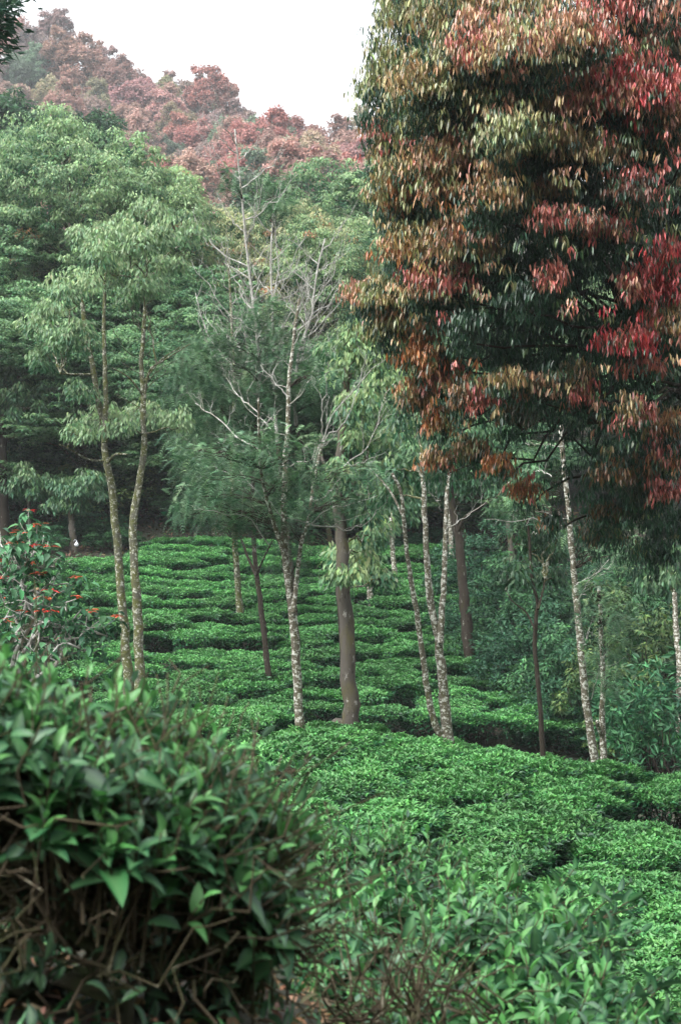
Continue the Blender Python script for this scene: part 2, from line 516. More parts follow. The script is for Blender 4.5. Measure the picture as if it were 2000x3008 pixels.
# ------------------------------------------------------------------ mid-distance forest
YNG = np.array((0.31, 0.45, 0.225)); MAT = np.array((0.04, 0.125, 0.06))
YEL = np.array((0.44, 0.46, 0.24)); ORG = np.array((0.42, 0.20, 0.10))
def forest_proto(i):
    rng = np.random.default_rng(200 + i)
    R = [2.4, 2.1, 2.6, 2.2, 2.3][i]; H = [7.4, 7.8, 6.6, 7.2, 7.0][i]
    young = [YNG, YNG * (0.85, 1.0, 0.95), YEL, YNG * (0.55, 0.68, 0.6), YNG * (1.0, 0.95, 0.9)][i]
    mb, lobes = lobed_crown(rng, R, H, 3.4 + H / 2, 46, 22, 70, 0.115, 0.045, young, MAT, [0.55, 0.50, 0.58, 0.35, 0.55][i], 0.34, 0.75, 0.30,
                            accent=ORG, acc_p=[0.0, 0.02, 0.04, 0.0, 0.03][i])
    root = empty('forest_tree')
    tb = MB()
    top = 3.4 + H * 0.85
    P = smooth_path([[0, 0, -0.4], [0.12, 0, 1.6], [-0.08, 0.1, 3.6], [0.1, 0, 6.0], [0, 0, top]], 18)
    tb.tube(P, np.linspace(0.17, 0.03, 18), 8, rng, 0.05)
    for c, lr in lobes[::1]:
        k = np.argmin(abs(P[:, 2] - max(2.2, c[2] - 1.3)))
        Q = limb(tb, rng, P[k], c, 0.05, 0.012, -0.05, 8, 5, 0.05)
        twigs(tb, rng, Q, 0.018, 0.6, 0.5, 0.6, 0, 0.4)
    tb.build('trunk', B_OLIVE, root)
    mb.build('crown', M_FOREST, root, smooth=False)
    root['_h'] = max(v[:, 2].max() for v in mb.v) - 0.25
    return root
FOR = [forest_proto(i) for i in range(5)]
FOR_USED = [False] * 5
def place_forest(v, px, top_py, Y, label, sw=1.0, rz=0.0, group=None, h=None, base_drop=0.0):
    o = FOR[v] if not FOR_USED[v] else copy_tree(FOR[v])
    FOR_USED[v] = True
    x = (px - 1000) / FPX * Y
    g = float(ground(x, Y)) - base_drop
    ztop = (1504 - top_py) / FPX * Y
    s = (ztop - g) / (FOR[v]['_h'] if '_h' in FOR[v] else 10.6)
    o.location = (x, Y, g); o.rotation_euler = (0, 0, rz)
    o.scale = (sw, sw, s)
    tag(o, label, 'tree', group)
    return o
HT = [r['_h'] for r in FOR]
place_forest(0, 205, 350, 46, 'tall pale green tree at left whose rounded top stands before the far pink hill', 1.15, 0.4)
place_forest(4, 420, 470, 47, 'pale green tree just right of the tallest leafy tree at left', 1.05, 2.0)
place_forest(1, 30, 560, 45, 'leafy green tree cut off by the left edge of the photo', 1.1, 1.1)
place_forest(2, 610, 600, 50, 'olive green tree behind the bare silvery stems', 0.95, 3.3)
place_forest(2, 860, 590, 46, 'yellowish green tree just right of the bare silvery stems', 0.85, 0.5)
place_forest(0, 1075, 480, 49, 'bright pale green tree touching the left edge of the red tree', 1.05, 2.7)
place_forest(4, 985, 650, 44, 'pale green tree between the yellowish tree and the red tree', 0.9, 5.0)
place_forest(1, 1210, 700, 47, 'green tree partly behind the left drooping spray of the red tree', 1.0, 0.9)
place_forest(3, 250, 840, 43, 'darker green tree behind the twin lichen trunks at left', 1.2, 1.9)
place_forest(3, 520, 800, 44, 'shaded dark green tree left of the bare silvery stems', 1.1, 4.1)
place_forest(1, 760, 800, 45, 'green tree directly behind the feathery trees at the centre', 1.0, 3.7)
place_forest(3, 1130, 980, 42.5, 'dark leafy tree above the pale triple trunk', 1.0, 2.2)
place_forest(0, 1420, 820, 50, 'pale tree glimpsed through gaps in the middle of the red tree', 1.1, 1.2)
place_forest(0, 1840, 780, 48, 'pale sunlit tree glimpsed through the branch gap of the red tree', 1.2, 5.5)
place_forest(3, 1620, 1000, 46, 'dark green tree behind the lower middle of the red tree', 1.2, 0.2)
place_forest(3, 1980, 1000, 45, 'dark green tree behind the right side of the red tree', 1.2, 3.0)
place_forest(3, -40, 900, 42, 'dark shaded tree at the left edge below the pale crowns', 1.2, 5.2)
place_forest(3, 640, 950, 42, 'dark green tree low behind the feathery crowns', 1.15, 0.8)
place_forest(3, 930, 1020, 43, 'dark green tree behind the thick grey trunk', 1.1, 4.6)
place_forest(3, 1350, 1150, 41, 'dark green tree behind the dark brown trunk', 1.1, 1.4)
for i, px in enumerate([90, 330, 700, 960, 1300, 1700]):
    place_forest(3 if i % 2 else 1, px, 720 + 40 * (i % 3), 58 + i % 3, 'green tree mostly hidden deep inside the wood', 1.35, i * 1.3, 'trees deep inside the wood')

def dome_tree(px, top_py, Y, rpx, label, seed, H=3.6, young=(0.085, 0.19, 0.09)):
    rng = np.random.default_rng(seed)
    R = rpx / FPX * Y
    ztop = (1504 - top_py) / FPX * Y; x = (px - 1000) / FPX * Y
    g = float(ground(x, Y)); h = ztop - g
    mb, lobes = lobed_crown(rng, R, H, h - H * 0.5 - R * 0.30, 34, 18, 40, 0.26, 0.10, np.array(young), np.array((0.012, 0.045, 0.03)), 0.45, 0.27, 0.3, 0.1)
    root = empty('dome_crowned_tree', (x, Y, g))
    tb = MB()
    P = smooth_path([[0, 0, -0.4], [0.2, 0, h * .3], [0, 0, h * .6]], 10)
    tb.tube(P, np.linspace(0.28, 0.15, 10), 8)
    for c, lr in lobes: limb(tb, rng, P[-2], c, 0.09, 0.02)
    tb.build('trunk', B_DARK, root)
    mb.build('crown', M_FOREST, root, smooth=False)
    return tag(root, label, 'tree')
dome_tree(145, 250, 74, 215, 'dark green umbrella shaped crown standing before the pink hillside at left', 301)
dome_tree(900, 470, 80, 190, 'dark green round crowned tree below the red hillside near the centre', 302, 4.2, (0.10, 0.17, 0.07))

# undergrowth at the foot of the wood
def shrub_proto(seed, young, mature, L, W, R=0.9, H=1.3, name='shrub', ym=0.35, hang=0.4, lobes=12, clumps=12, per=26, mat=None):
    rng = np.random.default_rng(seed)
    mb, lb = lobed_crown(rng, R, H, 0.25 + H / 2, lobes, clumps, per, L, W, np.array(young), np.array(mature), ym, 0.5, hang, 0.2)
    root = empty(name)
    tb = MB()
    for c, lr in lb[::1]:
        limb(tb, rng, [rng.normal() * 0.06, rng.normal() * 0.06, -0.15], c, 0.022, 0.006)
    tb.build('stems', B_DARK, root)
    mb.build('foliage', mat or M_SHRUB, root, smooth=False)
    return root
SH = [shrub_proto(401, (0.085, 0.22, 0.085), (0.02, 0.07, 0.035), 0.095, 0.04, per=44),
      shrub_proto(402, (0.17, 0.26, 0.08), (0.03, 0.08, 0.035), 0.11, 0.045, 1.0, 1.6),
      shrub_proto(403, (0.06, 0.165, 0.085), (0.014, 0.055, 0.03), 0.095, 0.03, 0.9, 1.2, hang=0.2, per=46),
      shrub_proto(404, (0.08, 0.24, 0.10), (0.02, 0.09, 0.04), 0.19, 0.055, 0.8, 1.1, lobes=9, clumps=9, per=12, hang=0.1)]
SH_USED = [False] * 4
def place_shrub(v, px, top_py, Y, label, sw=1.0, rz=0.0, group=None, h=None):
    o = SH[v] if not SH_USED[v] else copy_tree(SH[v])
    SH_USED[v] = True
    x = (px - 1000) / FPX * Y; g = float(ground(x, Y))
    s = ((1504 - top_py) / FPX * Y - g) / [1.75, 2.05, 1.65, 1.5][v]
    s = max(s, 0.35)
    o.location = (x, Y, g); o.rotation_euler = (0, 0, rz); o.scale = (sw, sw, s)
    return tag(o, label, 'shrub', group)
rng = np.random.default_rng(41)
for i, px in enumerate(np.arange(-30, 1320, 105)):
    place_shrub([2, 0, 2, 1][i % 4], px + rng.normal() * 20, 1395 + rng.normal() * 40, 43.5 + rng.normal() * 1.2,
                'dark leafy shrub at the foot of the wood above the tea slope', 1.3, rng.uniform(0, 6), 'shrubs at the foot of the wood')
for i, (px, py) in enumerate([(60, 1260), (150, 1300), (240, 1240), (330, 1290), (420, 1250), (500, 1310)]):
    place_shrub(i % 2, px, py, 43.0 + (i % 3) * .8, 'tall mid green bush filling the shade behind the twin lichen trunks', 1.25, i * 1.1, 'tall bushes behind the twin trunks')
place_shrub(0, 120, 1590, 39.5, 'low leafy shrub on bare soil just left of the trunk with the white bag', 0.6, 1.0)
place_shrub(0, 330, 1575, 40.2, 'low leafy shrub on bare soil behind the left lichen trunk', 0.7, 2.0)
place_shrub(2, 265, 1500, 41, 'dark drooping shrub behind the trunk with the white bag', 0.8, 2.6)
right = [(2, 1420, 1560, 36, 1.1), (0, 1530, 1640, 34, 1.1), (2, 1640, 1600, 36, 1.2), (0, 1470, 1760, 31.5, 0.95), (2, 1560, 1790, 30, 1.0),
         (2, 1400, 1720, 33, 0.9), (0, 1640, 1850, 29, 0.9), (2, 1720, 1700, 33, 1.1), (0, 1820, 1610, 35, 1.2), (1, 1830, 1760, 29.5, 1.0),
         (1, 1870, 1650, 33, 1.1), (1, 1800, 1890, 27.5, 0.8), (3, 1930, 1960, 26.5, 0.9), (0, 1960, 1740, 31, 1.0), (3, 1985, 2010, 25.5, 0.7),
         (2, 1960, 1620, 35, 1.2), (3, 1860, 2010, 26, 0.6), (2, 1700, 1920, 28, 0.7), (0, 1350, 1640, 38, 1.0), (2, 1250, 1560, 41, 1.1)]
RL = ['green shrub in the thicket right of the dark brown trunk', 'olive tinged shrub in the thicket at right under the red tree',
      'shaded fern green shrub in the thicket right of the dark brown trunk', 'broad leaved bright green plant at the right edge above the tea']
RG = ['green shrubs of the right thicket', 'olive shrubs of the right thicket', 'shaded shrubs of the right thicket', 'broad leaved plants at the right edge']
for i, (v, px, py, Y, sw) in enumerate(right):
    place_shrub(v, px, py, Y, RL[v], sw, i * 1.7, RG[v])

# ------------------------------------------------------------------ clipped tea bushes
T_YNG = np.array((0.13, 0.345, 0.10)); T_MID = np.array((0.035, 0.155, 0.048)); T_OLD = np.array((0.010, 0.055, 0.026))
def tea_proto(i, near):
    rng = np.random.default_rng(500 + i + 50 * near)
    h = 0.52
    rx, ry = 0.60 + 0.05 * rng.normal(), 0.54 + 0.03 * rng.normal()
    root = empty('tea_bush')
    mb = MB()
    L, W = (0.050, 0.021) if near else (0.058, 0.026)
    ph = rng.uniform(0, 6.28, 6); am = rng.uniform(0.03, 0.10, 6)
    def outline(a): return 1 + sum(am[k] * np.sin((k + 2) * a + ph[k]) for k in range(6))
    def topz(x, y): return h * (1 - 0.09 * ((x / rx) ** 2 + (y / ry) ** 2)) + 0.035 * np.sin(x * 9 + ph[0]) * np.sin(y * 8 + ph[1]) + 0.02 * np.sin(x * 21 + ph[2]) * np.sin(y * 19 + ph[3])
    # plucking table: upright young shoots
    n = 6000 if near else 3400
    a = rng.uniform(0, 6.28, n); r = np.sqrt(rng.uniform(0, 1, n))
    x = np.cos(a) * r * rx * outline(a); y = np.sin(a) * r * ry * outline(a)
    depth = rng.exponential(0.028, n)
    z = topz(x, y) - depth - 0.10 * np.clip(r - 0.8, 0, 1) * 2
    P = np.stack([x, y, z], -1)
    oa = rng.uniform(0, 6.28, n)
    D = np.stack([np.cos(oa), np.sin(oa), rng.uniform(0.1, 1.3, n)], -1)
    Nn = np.stack([-np.cos(oa) * .6, -np.sin(oa) * .6, np.ones(n)], -1) + sphere(rng, n) * 0.35
    hole = (np.hypot(x - .25 * math.cos(ph[0]) , y - .22 * math.sin(ph[0])) < 0.13) & (i % 2 == 0) & (rng.random(n) < .8)
    z = np.where(hole, z - 0.2, z); P[:, 2] = z
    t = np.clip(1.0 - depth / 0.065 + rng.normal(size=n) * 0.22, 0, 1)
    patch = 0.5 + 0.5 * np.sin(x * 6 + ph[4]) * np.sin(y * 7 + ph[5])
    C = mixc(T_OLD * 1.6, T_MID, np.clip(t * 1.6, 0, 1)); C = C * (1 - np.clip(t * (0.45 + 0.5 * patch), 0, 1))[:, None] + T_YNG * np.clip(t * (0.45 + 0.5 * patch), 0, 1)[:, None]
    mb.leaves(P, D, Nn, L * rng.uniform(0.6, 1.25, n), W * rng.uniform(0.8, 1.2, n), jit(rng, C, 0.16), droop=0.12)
    # flanks: sparse mature leaves
    n = 1300 if near else 900
    a = rng.uniform(0, 6.28, n); zz = rng.uniform(0.16, 1, n) ** 0.6
    rr = rng.uniform(0.82, 1.02, n) * (0.75 + 0.25 * zz)
    P = np.stack([np.cos(a) * rx * outline(a) * rr, np.sin(a) * ry * outline(a) * rr, (h - 0.06) * zz], -1)
    u = np.stack([np.cos(a), np.sin(a), np.full(n, 0.3)], -1)
    D = u + sphere(rng, n) * 0.7
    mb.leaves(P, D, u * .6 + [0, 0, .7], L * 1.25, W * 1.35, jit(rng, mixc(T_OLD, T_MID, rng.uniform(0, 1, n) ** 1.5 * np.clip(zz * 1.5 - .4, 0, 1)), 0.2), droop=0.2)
    # woody frame
    tb = MB()
    for k in range(16 if near else 10):
        a = rng.uniform(0, 6.28); r = rng.uniform(0.3, 0.95)
        e = np.array([math.cos(a) * rx * r, math.sin(a) * ry * r, h * rng.uniform(0.7, 0.9)])
        Q = limb(tb, rng, [rng.normal() * .05, rng.normal() * .05, -0.12], e, 0.016, 0.005, 0.15, 6, 5, 0.06)
        if near: twigs(tb, rng, Q, 0.005, 0.2, 0.12, 0.5, 0, 0.35)
    tb.build('stems', B_TEA, root)
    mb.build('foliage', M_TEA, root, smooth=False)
    return root
TEA_N = [tea_proto(i, 1) for i in range(7)]
TEA_F = [tea_proto(i, 0) for i in range(6)]
used = set()
def place_tea(lst, v, x, y, z, s, rz, label, group, sz=1.0):
    key = (id(lst), v)
    o = lst[v] if key not in used else copy_tree(lst[v])
    used.add(key)
    o.location = (x, y, z); o.rotation_euler = (rng.normal() * 0.04, rng.normal() * 0.04, rz); o.scale = (s, s, s * sz)
    return tag(o, label, 'tea bush', group)

rng = np.random.default_rng(51)
near_pts = []
for ri, y0 in enumerate(np.arange(10.9, 19.0, 0.86)):
    hw = y0 * 0.1877 + 0.7
    for x0 in np.arange(-hw, hw + 0.1, 0.93):
        x = x0 + rng.normal() * 0.08 + (ri % 2) * 0.45
        y = y0 + 0.10 * x + rng.normal() * 0.07
        px = 1000 + x / y * FPX
        if px < 560 or y > 18.9: continue
        near_pts.append((x, y))
for x, y in near_pts:
    if rng.random() < 0.012: continue
    s = rng.uniform(1.0, 1.16)
    place_tea(TEA_N, int(rng.integers(7)), x, y, float(ground(x, y)) - 0.02, s, rng.uniform(0, 6.28),
              'clipped tea bush in the bright near tea field right of the hedges', 'tea bushes of the near field', rng.uniform(0.90, 1.02))
far_pts = []
for ri, y0 in enumerate(np.arange(26.3, 40.4, 0.83)):
    hw = y0 * 0.1877 + 0.8
    x = -hw + rng.uniform(0, 0.5)
    while x < hw:
        y = y0 + 0.35 * math.sin(x * 0.35 + 0.4) - 0.03 * x + rng.normal() * 0.05
        px = 1000 + x / y * FPX
        lim = np.interp(y, [24, 27, 29.5, 32, 35, 41], [2200, 2150, 1600, 1420, 1360, 1330])
        if 30 < px < lim and not (y > 37.2 and px < 440) and not (px < 330 and y < 27) and not (px > 1000 and y < 26.9):
            far_pts.append((x, y))
        x += rng.uniform(0.74, 0.98) if rng.random() > 0.05 else 1.5
far_pts.sort(key=lambda p: p[1])
n_ind = 298 - len(near_pts)
for x, y in far_pts[:n_ind]:
    place_tea(TEA_F, int(rng.integers(6)), x, y, float(ground(x, y)) - 0.02, rng.uniform(0.9, 1.12), rng.choice([0, math.pi]) + rng.normal() * 0.2,
              'clipped tea bush in the rows on the slope behind the trunks', 'tea bushes of the slope behind the trunks', rng.uniform(0.90, 1.03))
rest = far_pts[n_ind:]
print('tea bushes near', len(near_pts), 'far', len(far_pts))
if rest:                                                    # beyond 300: the rest as one object
    me = TEA_F[0].children[1].data if TEA_F[0].children[1].name.startswith('foliage') else TEA_F[0].children[0].data
    protos = []
    for p in TEA_F[:4]:
        fo = [c for c in p.children if c.name.startswith('foliage')][0].data
        co = np.empty(len(fo.vertices) * 3, np.float32); fo.vertices.foreach_get('co', co)
        cc = np.empty(len(fo.vertices) * 4, np.float32); fo.attributes['tint'].data.foreach_get('color', cc)
        protos.append((co.reshape(-1, 3), cc.reshape(-1, 4)[:, :3]))
    mb = MB()
    for x, y in rest:
        co, cc = protos[int(rng.integers(4))]
        f = rng.choice([-1.0, 1.0]); s = rng.uniform(0.9, 1.12)
        V = co * np.array([f * s, f * s, s * rng.uniform(.85, 1.1)]) + np.array([x, y, float(ground(x, y)) - 0.02])
        b = np.arange(len(co) // 4)[:, None] * 4
        mb.add(V, [np.concatenate([b + [[0, 1, 2]], b + [[0, 2, 3]]])], np.clip(cc * rng.uniform(.85, 1.15), 0, 1))
    tag(mb.build('distant_tea_rows', M_TEA, smooth=False), 'uppermost rows of clipped tea below the wood', 'tea bushes', kind='stuff')

# ------------------------------------------------------------------ trees that stand in the tea
def stems_tree(name, label, bark, stems, Y, base_i=0, sides=10, seed=0, cat='tree'):
    """trunk stems traced at one distance; returns root, list of world paths"""
    rng = np.random.default_rng(seed)
    b = stems[0][0][0]
    base = at(b[0], b[1], Y)
    base[2] = min(base[2], float(ground(base[0], Y)) + 0.5)
    root = empty(name, tuple(base))
    mb = MB(); paths = []
    um = MB()
    for st_ in stems:
        pts, w0, w1, dy = st_[:4]
        n = len(pts)
        P = np.array([at(p[0], p[1], Y + dy * i / max(n - 1, 1)) for i, p in enumerate(pts)])
        if pts[0][1] > 1900 or dy == 0:
            pass
        P = smooth_path(P, 30)
        R = np.linspace(w0, w1, 30) / 2 / FPX * Y
        if pts[0] == b or abs(pts[0][1] - b[1]) < 30:
            e = P[0].copy(); e[2] = float(ground(e[0], Y)) - 0.2
            if e[2] < P[0][2]:
                P = np.concatenate([[e], P]); R = np.concatenate([[R[0] * 1.25], R])
        P = P + np.concatenate([np.zeros((1, 3)), rng.normal(size=(len(P) - 1, 3)) * 0.06 * R[0]])
        if pts[0] == b: R = R * (1 + 0.38 * np.exp(-(P[:, 2] - P[0, 2]) / 0.22))
        (um if len(st_) > 4 else mb).tube(P, R, sides, rng, 0.07)
        paths.append(P)
    mb.build('trunk', bark, root, origin=base)
    if um.n: um.build('bare_upper_trunk', B_TWIG, root, origin=base)
    tag(root, label, cat)
    return root, paths, base, rng

def leafy(root, base, paths, clumps, Y, rng, young, mature, L, W, per=70, ym=0.45, hang=0.75, mat=None, spread=0.6, bark=None, nbr=True, name='crown'):
    """leaf clumps (px, py, r_px) carried by branches that leave the nearest stem"""
    mb = MB(); tb = MB()
    allp = np.concatenate(paths)
    for (px, py, rp, yy) in clumps:
        y = Y + rng.normal() * spread
        c = at(px, py, y); r = rp / FPX * Y
        sub = max(3, int((r / 0.22) ** 2 * 2.2))
        low = allp[allp[:, 2] < c[2] - 0.15 * r]
        src = low if len(low) else allp
        k = src[np.argmin(np.linalg.norm((src - c) * [1, 1, 0.6], axis=1))]
        if nbr: limb(tb, rng, k - base, c - base, 0.014, 0.006, -0.08, 8, 5, 0.04)
        for q in range(sub):
            u = nrm(sphere(rng, 1, -0.6)[0])
            cc = c + u * r * rng.uniform(0.3, 0.95) * np.array([1, 1, 0.75])
            if nbr and q % 2 == 0: limb(tb, rng, c - base, cc - base, 0.007, 0.003, 0, 4, 4)
            clump_leaves(mb, rng, cc - base, rng.uniform(0.14, 0.24) * max(1, r / 0.8), per, L, W, young, mature, np.clip(ym + yy + 0.25 * u[2] + rng.normal() * 0.15, 0, 1), hang)
    if nbr and tb.n: tb.build('branches', bark or B_OLIVE, root)
    mb.build(name, mat or M_FOREST, root, smooth=False)

def feathery(root, base, pads, Y, rng, young, mature, L=0.22, dens=1.0, spread=0.7, paths=None, bark=None, name='crown'):
    """feathery sprays gathered in flat pads (px, py, rx_px, ry_px)"""
    mb = MB(); tb = MB()
    allp = np.concatenate(paths) if paths else None
    for (px, py, rx, ry) in pads:
        y = Y + rng.normal() * spread
        c = at(px, py, y); ax, az = rx / FPX * Y, ry / FPX * Y
        n = int(dens * 760 * ax * (az + 0.25) / 0.35)
        if allp is not None:
            low = allp[allp[:, 2] < c[2] - 0.1]
            src = low if len(low) else allp
            k = src[np.argmin(np.linalg.norm(src - c, axis=1))]
            for q in range(5):
                e = c + np.array([rng.uniform(-.8, .8) * ax, rng.uniform(-.6, .6) * ax, rng.uniform(-.4, .6) * az])
                Q = limb(tb, rng, k - base, e - base, 0.007, 0.0025, -0.08, 7, 4, 0.04)
        ncl = max(4, n // 11)
        cu = sphere(rng, ncl); cr = rng.uniform(0.2, 1, ncl)[:, None] ** 0.5
        cc = c + cu * cr * np.array([ax, ax * 0.8, az])
        idx = rng.integers(ncl, size=n)
        P = cc[idx] + sphere(rng, n) * 0.10 * rng.uniform(.3, 1.6, n)[:, None]
        out = nrm((cc[idx] - c) * [1, 1, .4] + sphere(rng, n) * 0.35)
        D = nrm(out + sphere(rng, n) * 0.8 + np.array([0, 0, -0.05]))
        Nn = nrm(np.array([0, 0, 1.0]) + sphere(rng, n) * 0.4)
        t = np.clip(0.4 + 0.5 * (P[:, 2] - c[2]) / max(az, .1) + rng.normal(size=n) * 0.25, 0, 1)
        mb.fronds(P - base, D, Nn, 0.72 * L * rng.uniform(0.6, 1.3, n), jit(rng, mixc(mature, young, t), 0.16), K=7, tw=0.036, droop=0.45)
    if tb.n: tb.build('branches', bark or B_DARK, root)
    mb.build(name, M_FEATHER, root, smooth=False)

def bare_limbs(root, base, paths, rng, Y, explicit=(), auto=(), name='bare_branches', bark=None, rec=1):
    """pale leafless limbs: explicit px polylines with a width, then automatic ones along given stems"""
    tb = MB()
    for pts, w in explicit:
        dy = rng.normal() * 0.4
        P = smooth_path([at(p[0], p[1], Y + dy * i / (len(pts) - 1)) for i, p in enumerate(pts)], 12) - base
        P[1:-1] += rng.normal(size=(10, 3)) * 0.012
        r = w / 2 / FPX * Y
        r *= 0.72
        tb.tube(P, np.linspace(r, r * 0.3, 12), 6)
        twigs(tb, rng, P, r * 0.5, 0.34, 0.16, 0.7, rec)
    for si, t0, t1, cnt, ln in auto:
        P = paths[si] - base
        for i in range(cnt):
            t = t0 + (t1 - t0) * (i + rng.uniform(0.1, 0.9)) / cnt
            k = int(t * (len(P) - 1))
            a = (0 if i % 2 else math.pi) + rng.normal() * 0.8
            d = nrm(np.array([math.cos(a), 0.8 * math.sin(a), rng.uniform(0.5, 1.1)]))
            l = ln * rng.uniform(0.55, 1.15) * (1.1 - 0.55 * (i / cnt))
            e = P[k] + d * l + np.array([0, 0, 0.15 * l])
            Q = limb(tb, rng, P[k], e, 0.0085 * ln, 0.0025, 0.10, 9, 5, 0.03)
            twigs(tb, rng, Q, 0.0055, 0.36 * ln, 0.22, 0.7, rec)
    tb.build(name, bark or B_TWIG, root)

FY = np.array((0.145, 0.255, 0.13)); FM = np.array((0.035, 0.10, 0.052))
# -- feathery tree on the crest, nearest of the centre group
Y = 17.9
r, p, b, g = stems_tree('feathery_tree', 'feathery leaved tree with pale speckled trunk rising from the near field edge at the centre', B_PALE,
    [([(886, 2260), (878, 2080), (868, 1900), (852, 1740), (838, 1640), (832, 1500), (838, 1400), (845, 1270), (850, 1130), (868, 960), (880, 880)], 30, 8, 0.3),
     ([(862, 1800), (872, 1700), (884, 1600), (905, 1530), (925, 1400), (950, 1290)], 15, 8, 0.5),
     ([(838, 1640), (800, 1520), (770, 1400), (762, 1290), (760, 1170)], 14, 6, -0.5)], Y, seed=601)
bare_limbs(r, b, p, g, Y, [([(905, 1540), (960, 1548), (1020, 1560), (1065, 1540), (1105, 1505)], 7), ([(900, 1545), (940, 1510), (980, 1490), (1040, 1480), (1110, 1455)], 6),
    ([(915, 1390), (935, 1320), (955, 1270), (990, 1200), (1050, 1130), (1135, 1055)], 8), ([(950, 1285), (945, 1220), (955, 1150), (960, 1110)], 6),
    ([(1010, 1370), (1060, 1330), (1095, 1285), (1110, 1230), (1122, 1180)], 6), ([(1015, 1368), (1065, 1360), (1105, 1340)], 5), ([(760, 1320), (700, 1290), (640, 1230), (600, 1200), (575, 1185)], 7),
    ([(760, 1330), (700, 1305), (640, 1300)], 6), ([(762, 1215), (720, 1175), (690, 1150), (665, 1110)], 6), ([(845, 1165), (810, 1130), (790, 1100)], 6), ([(765, 1290), (780, 1250), (830, 1200)], 6),
    ([(790, 1600), (730, 1520), (640, 1505), (570, 1498)], 5), ([(955, 1290), (1010, 1240), (1050, 1130), (1075, 1040)], 6)],
    [(0, 0.55, 0.98, 7, 0.8), (1, 0.5, 0.95, 3, 0.7)])
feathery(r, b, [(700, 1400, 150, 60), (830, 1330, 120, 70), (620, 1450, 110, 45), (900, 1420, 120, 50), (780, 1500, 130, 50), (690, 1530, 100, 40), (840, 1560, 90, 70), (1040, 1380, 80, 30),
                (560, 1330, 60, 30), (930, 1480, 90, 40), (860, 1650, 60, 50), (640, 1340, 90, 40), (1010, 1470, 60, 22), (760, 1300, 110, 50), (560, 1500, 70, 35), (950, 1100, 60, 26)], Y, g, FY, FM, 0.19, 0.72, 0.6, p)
# -- slender dark trunk behind
Y = 28.5
r, p, b, g = stems_tree('feathery_tree', 'feathery tree with slender dark trunk, second left from the speckled centre trunk', B_DARK,
    [([(790, 2005), (780, 1900), (768, 1800), (755, 1690), (745, 1580), (742, 1450), (750, 1300), (756, 1180)], 19, 9, 0.5),
     ([(756, 1180), (762, 1060), (745, 900), (722, 700), (705, 520), (690, 380)], 11, 4, 0.2, 1),
     ([(756, 1700), (730, 1640), (700, 1570), (660, 1540)], 9, 5, 0.4), ([(752, 1690), (775, 1640), (800, 1590)], 8, 4, -0.4)], Y, seed=602)
bare_limbs(r, b, p, g, Y, [([(742, 900), (760, 840), (800, 800), (830, 770)], 5), ([(735, 850), (690, 800), (660, 750)], 6), ([(750, 990), (710, 960), (670, 940)], 5), ([(755, 1000), (790, 920), (820, 800)], 5),
    ([(740, 830), (735, 760), (720, 640)], 4)], [(1, 0.02, 0.97, 22, 1.5)])
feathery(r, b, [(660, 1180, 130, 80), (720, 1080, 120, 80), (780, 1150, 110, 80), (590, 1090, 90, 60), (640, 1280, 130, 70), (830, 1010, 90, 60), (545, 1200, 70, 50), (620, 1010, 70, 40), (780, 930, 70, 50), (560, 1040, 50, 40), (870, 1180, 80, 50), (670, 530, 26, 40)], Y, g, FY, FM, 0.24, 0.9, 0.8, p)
# -- pale brown slim trunk
Y = 33
r, p, b, g = stems_tree('feathery_tree', 'slim feathery tree with pale brown upper trunk, leftmost of the centre feathery group', B_OLIVE,
    [([(712, 1868), (703, 1780), (697, 1680), (690, 1590), (684, 1450), (682, 1300), (690, 1150), (685, 1020), (676, 860), (672, 760)], 22, 5, 0.3)], Y, seed=603)
bare_limbs(r, b, p, g, Y, [([(690, 1080), (650, 1040), (600, 960), (575, 860)], 7), ([(690, 1090), (640, 1060), (580, 940)], 5), ([(685, 1000), (720, 940), (735, 870)], 5), ([(690, 1150), (720, 1080), (730, 1010)], 4)], [(0, 0.5, 0.97, 14, 1.5)])
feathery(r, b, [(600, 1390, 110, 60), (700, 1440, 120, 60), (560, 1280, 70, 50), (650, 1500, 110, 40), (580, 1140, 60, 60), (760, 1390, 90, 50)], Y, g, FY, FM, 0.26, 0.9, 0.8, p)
# -- bare pale stem right of it
Y = 31
r, p, b, g = stems_tree('bare_tree', 'nearly leafless silvery tree right of the tallest bare stem', B_DARK,
    [([(872, 1900), (858, 1700), (838, 1500), (815, 1300)], 18, 11, 0.2), ([(815, 1300), (806, 1180), (803, 1050), (800, 900), (796, 760), (804, 600)], 11, 4, 0.1, 1)], Y, seed=604)
bare_limbs(r, b, p, g, Y, [([(800, 1000), (850, 930), (880, 870), (890, 800)], 6), ([(800, 900), (815, 800), (810, 640), (825, 540)], 5), ([(803, 1050), (840, 1000), (905, 840)], 5), ([(800, 1000), (770, 960), (745, 900)], 5)], [(1, 0.1, 0.97, 16, 1.4)])
feathery(r, b, [(810, 560, 45, 60), (860, 1040, 80, 50), (760, 620, 40, 50), (890, 1130, 60, 50), (830, 620, 40, 40)], Y, g, FY * 1.1, FM, 0.26, 0.8, 0.6, p)
Y = 29
r, p, b, g = stems_tree('bare_tree', 'bare silvery tree with forked white twigs left of the red tree', B_DARK,
    [([(1008, 1950), (990, 1700), (950, 1500), (900, 1350), (870, 1250)], 17, 10, 0.2), ([(870, 1250), (866, 1180), (868, 1130), (880, 1030), (915, 930), (920, 880), (935, 780), (955, 700)], 11, 4, 0.2, 1),
     ([(885, 1060), (900, 960), (890, 880), (870, 820)], 7, 3, -0.3, 1)], Y, seed=605)
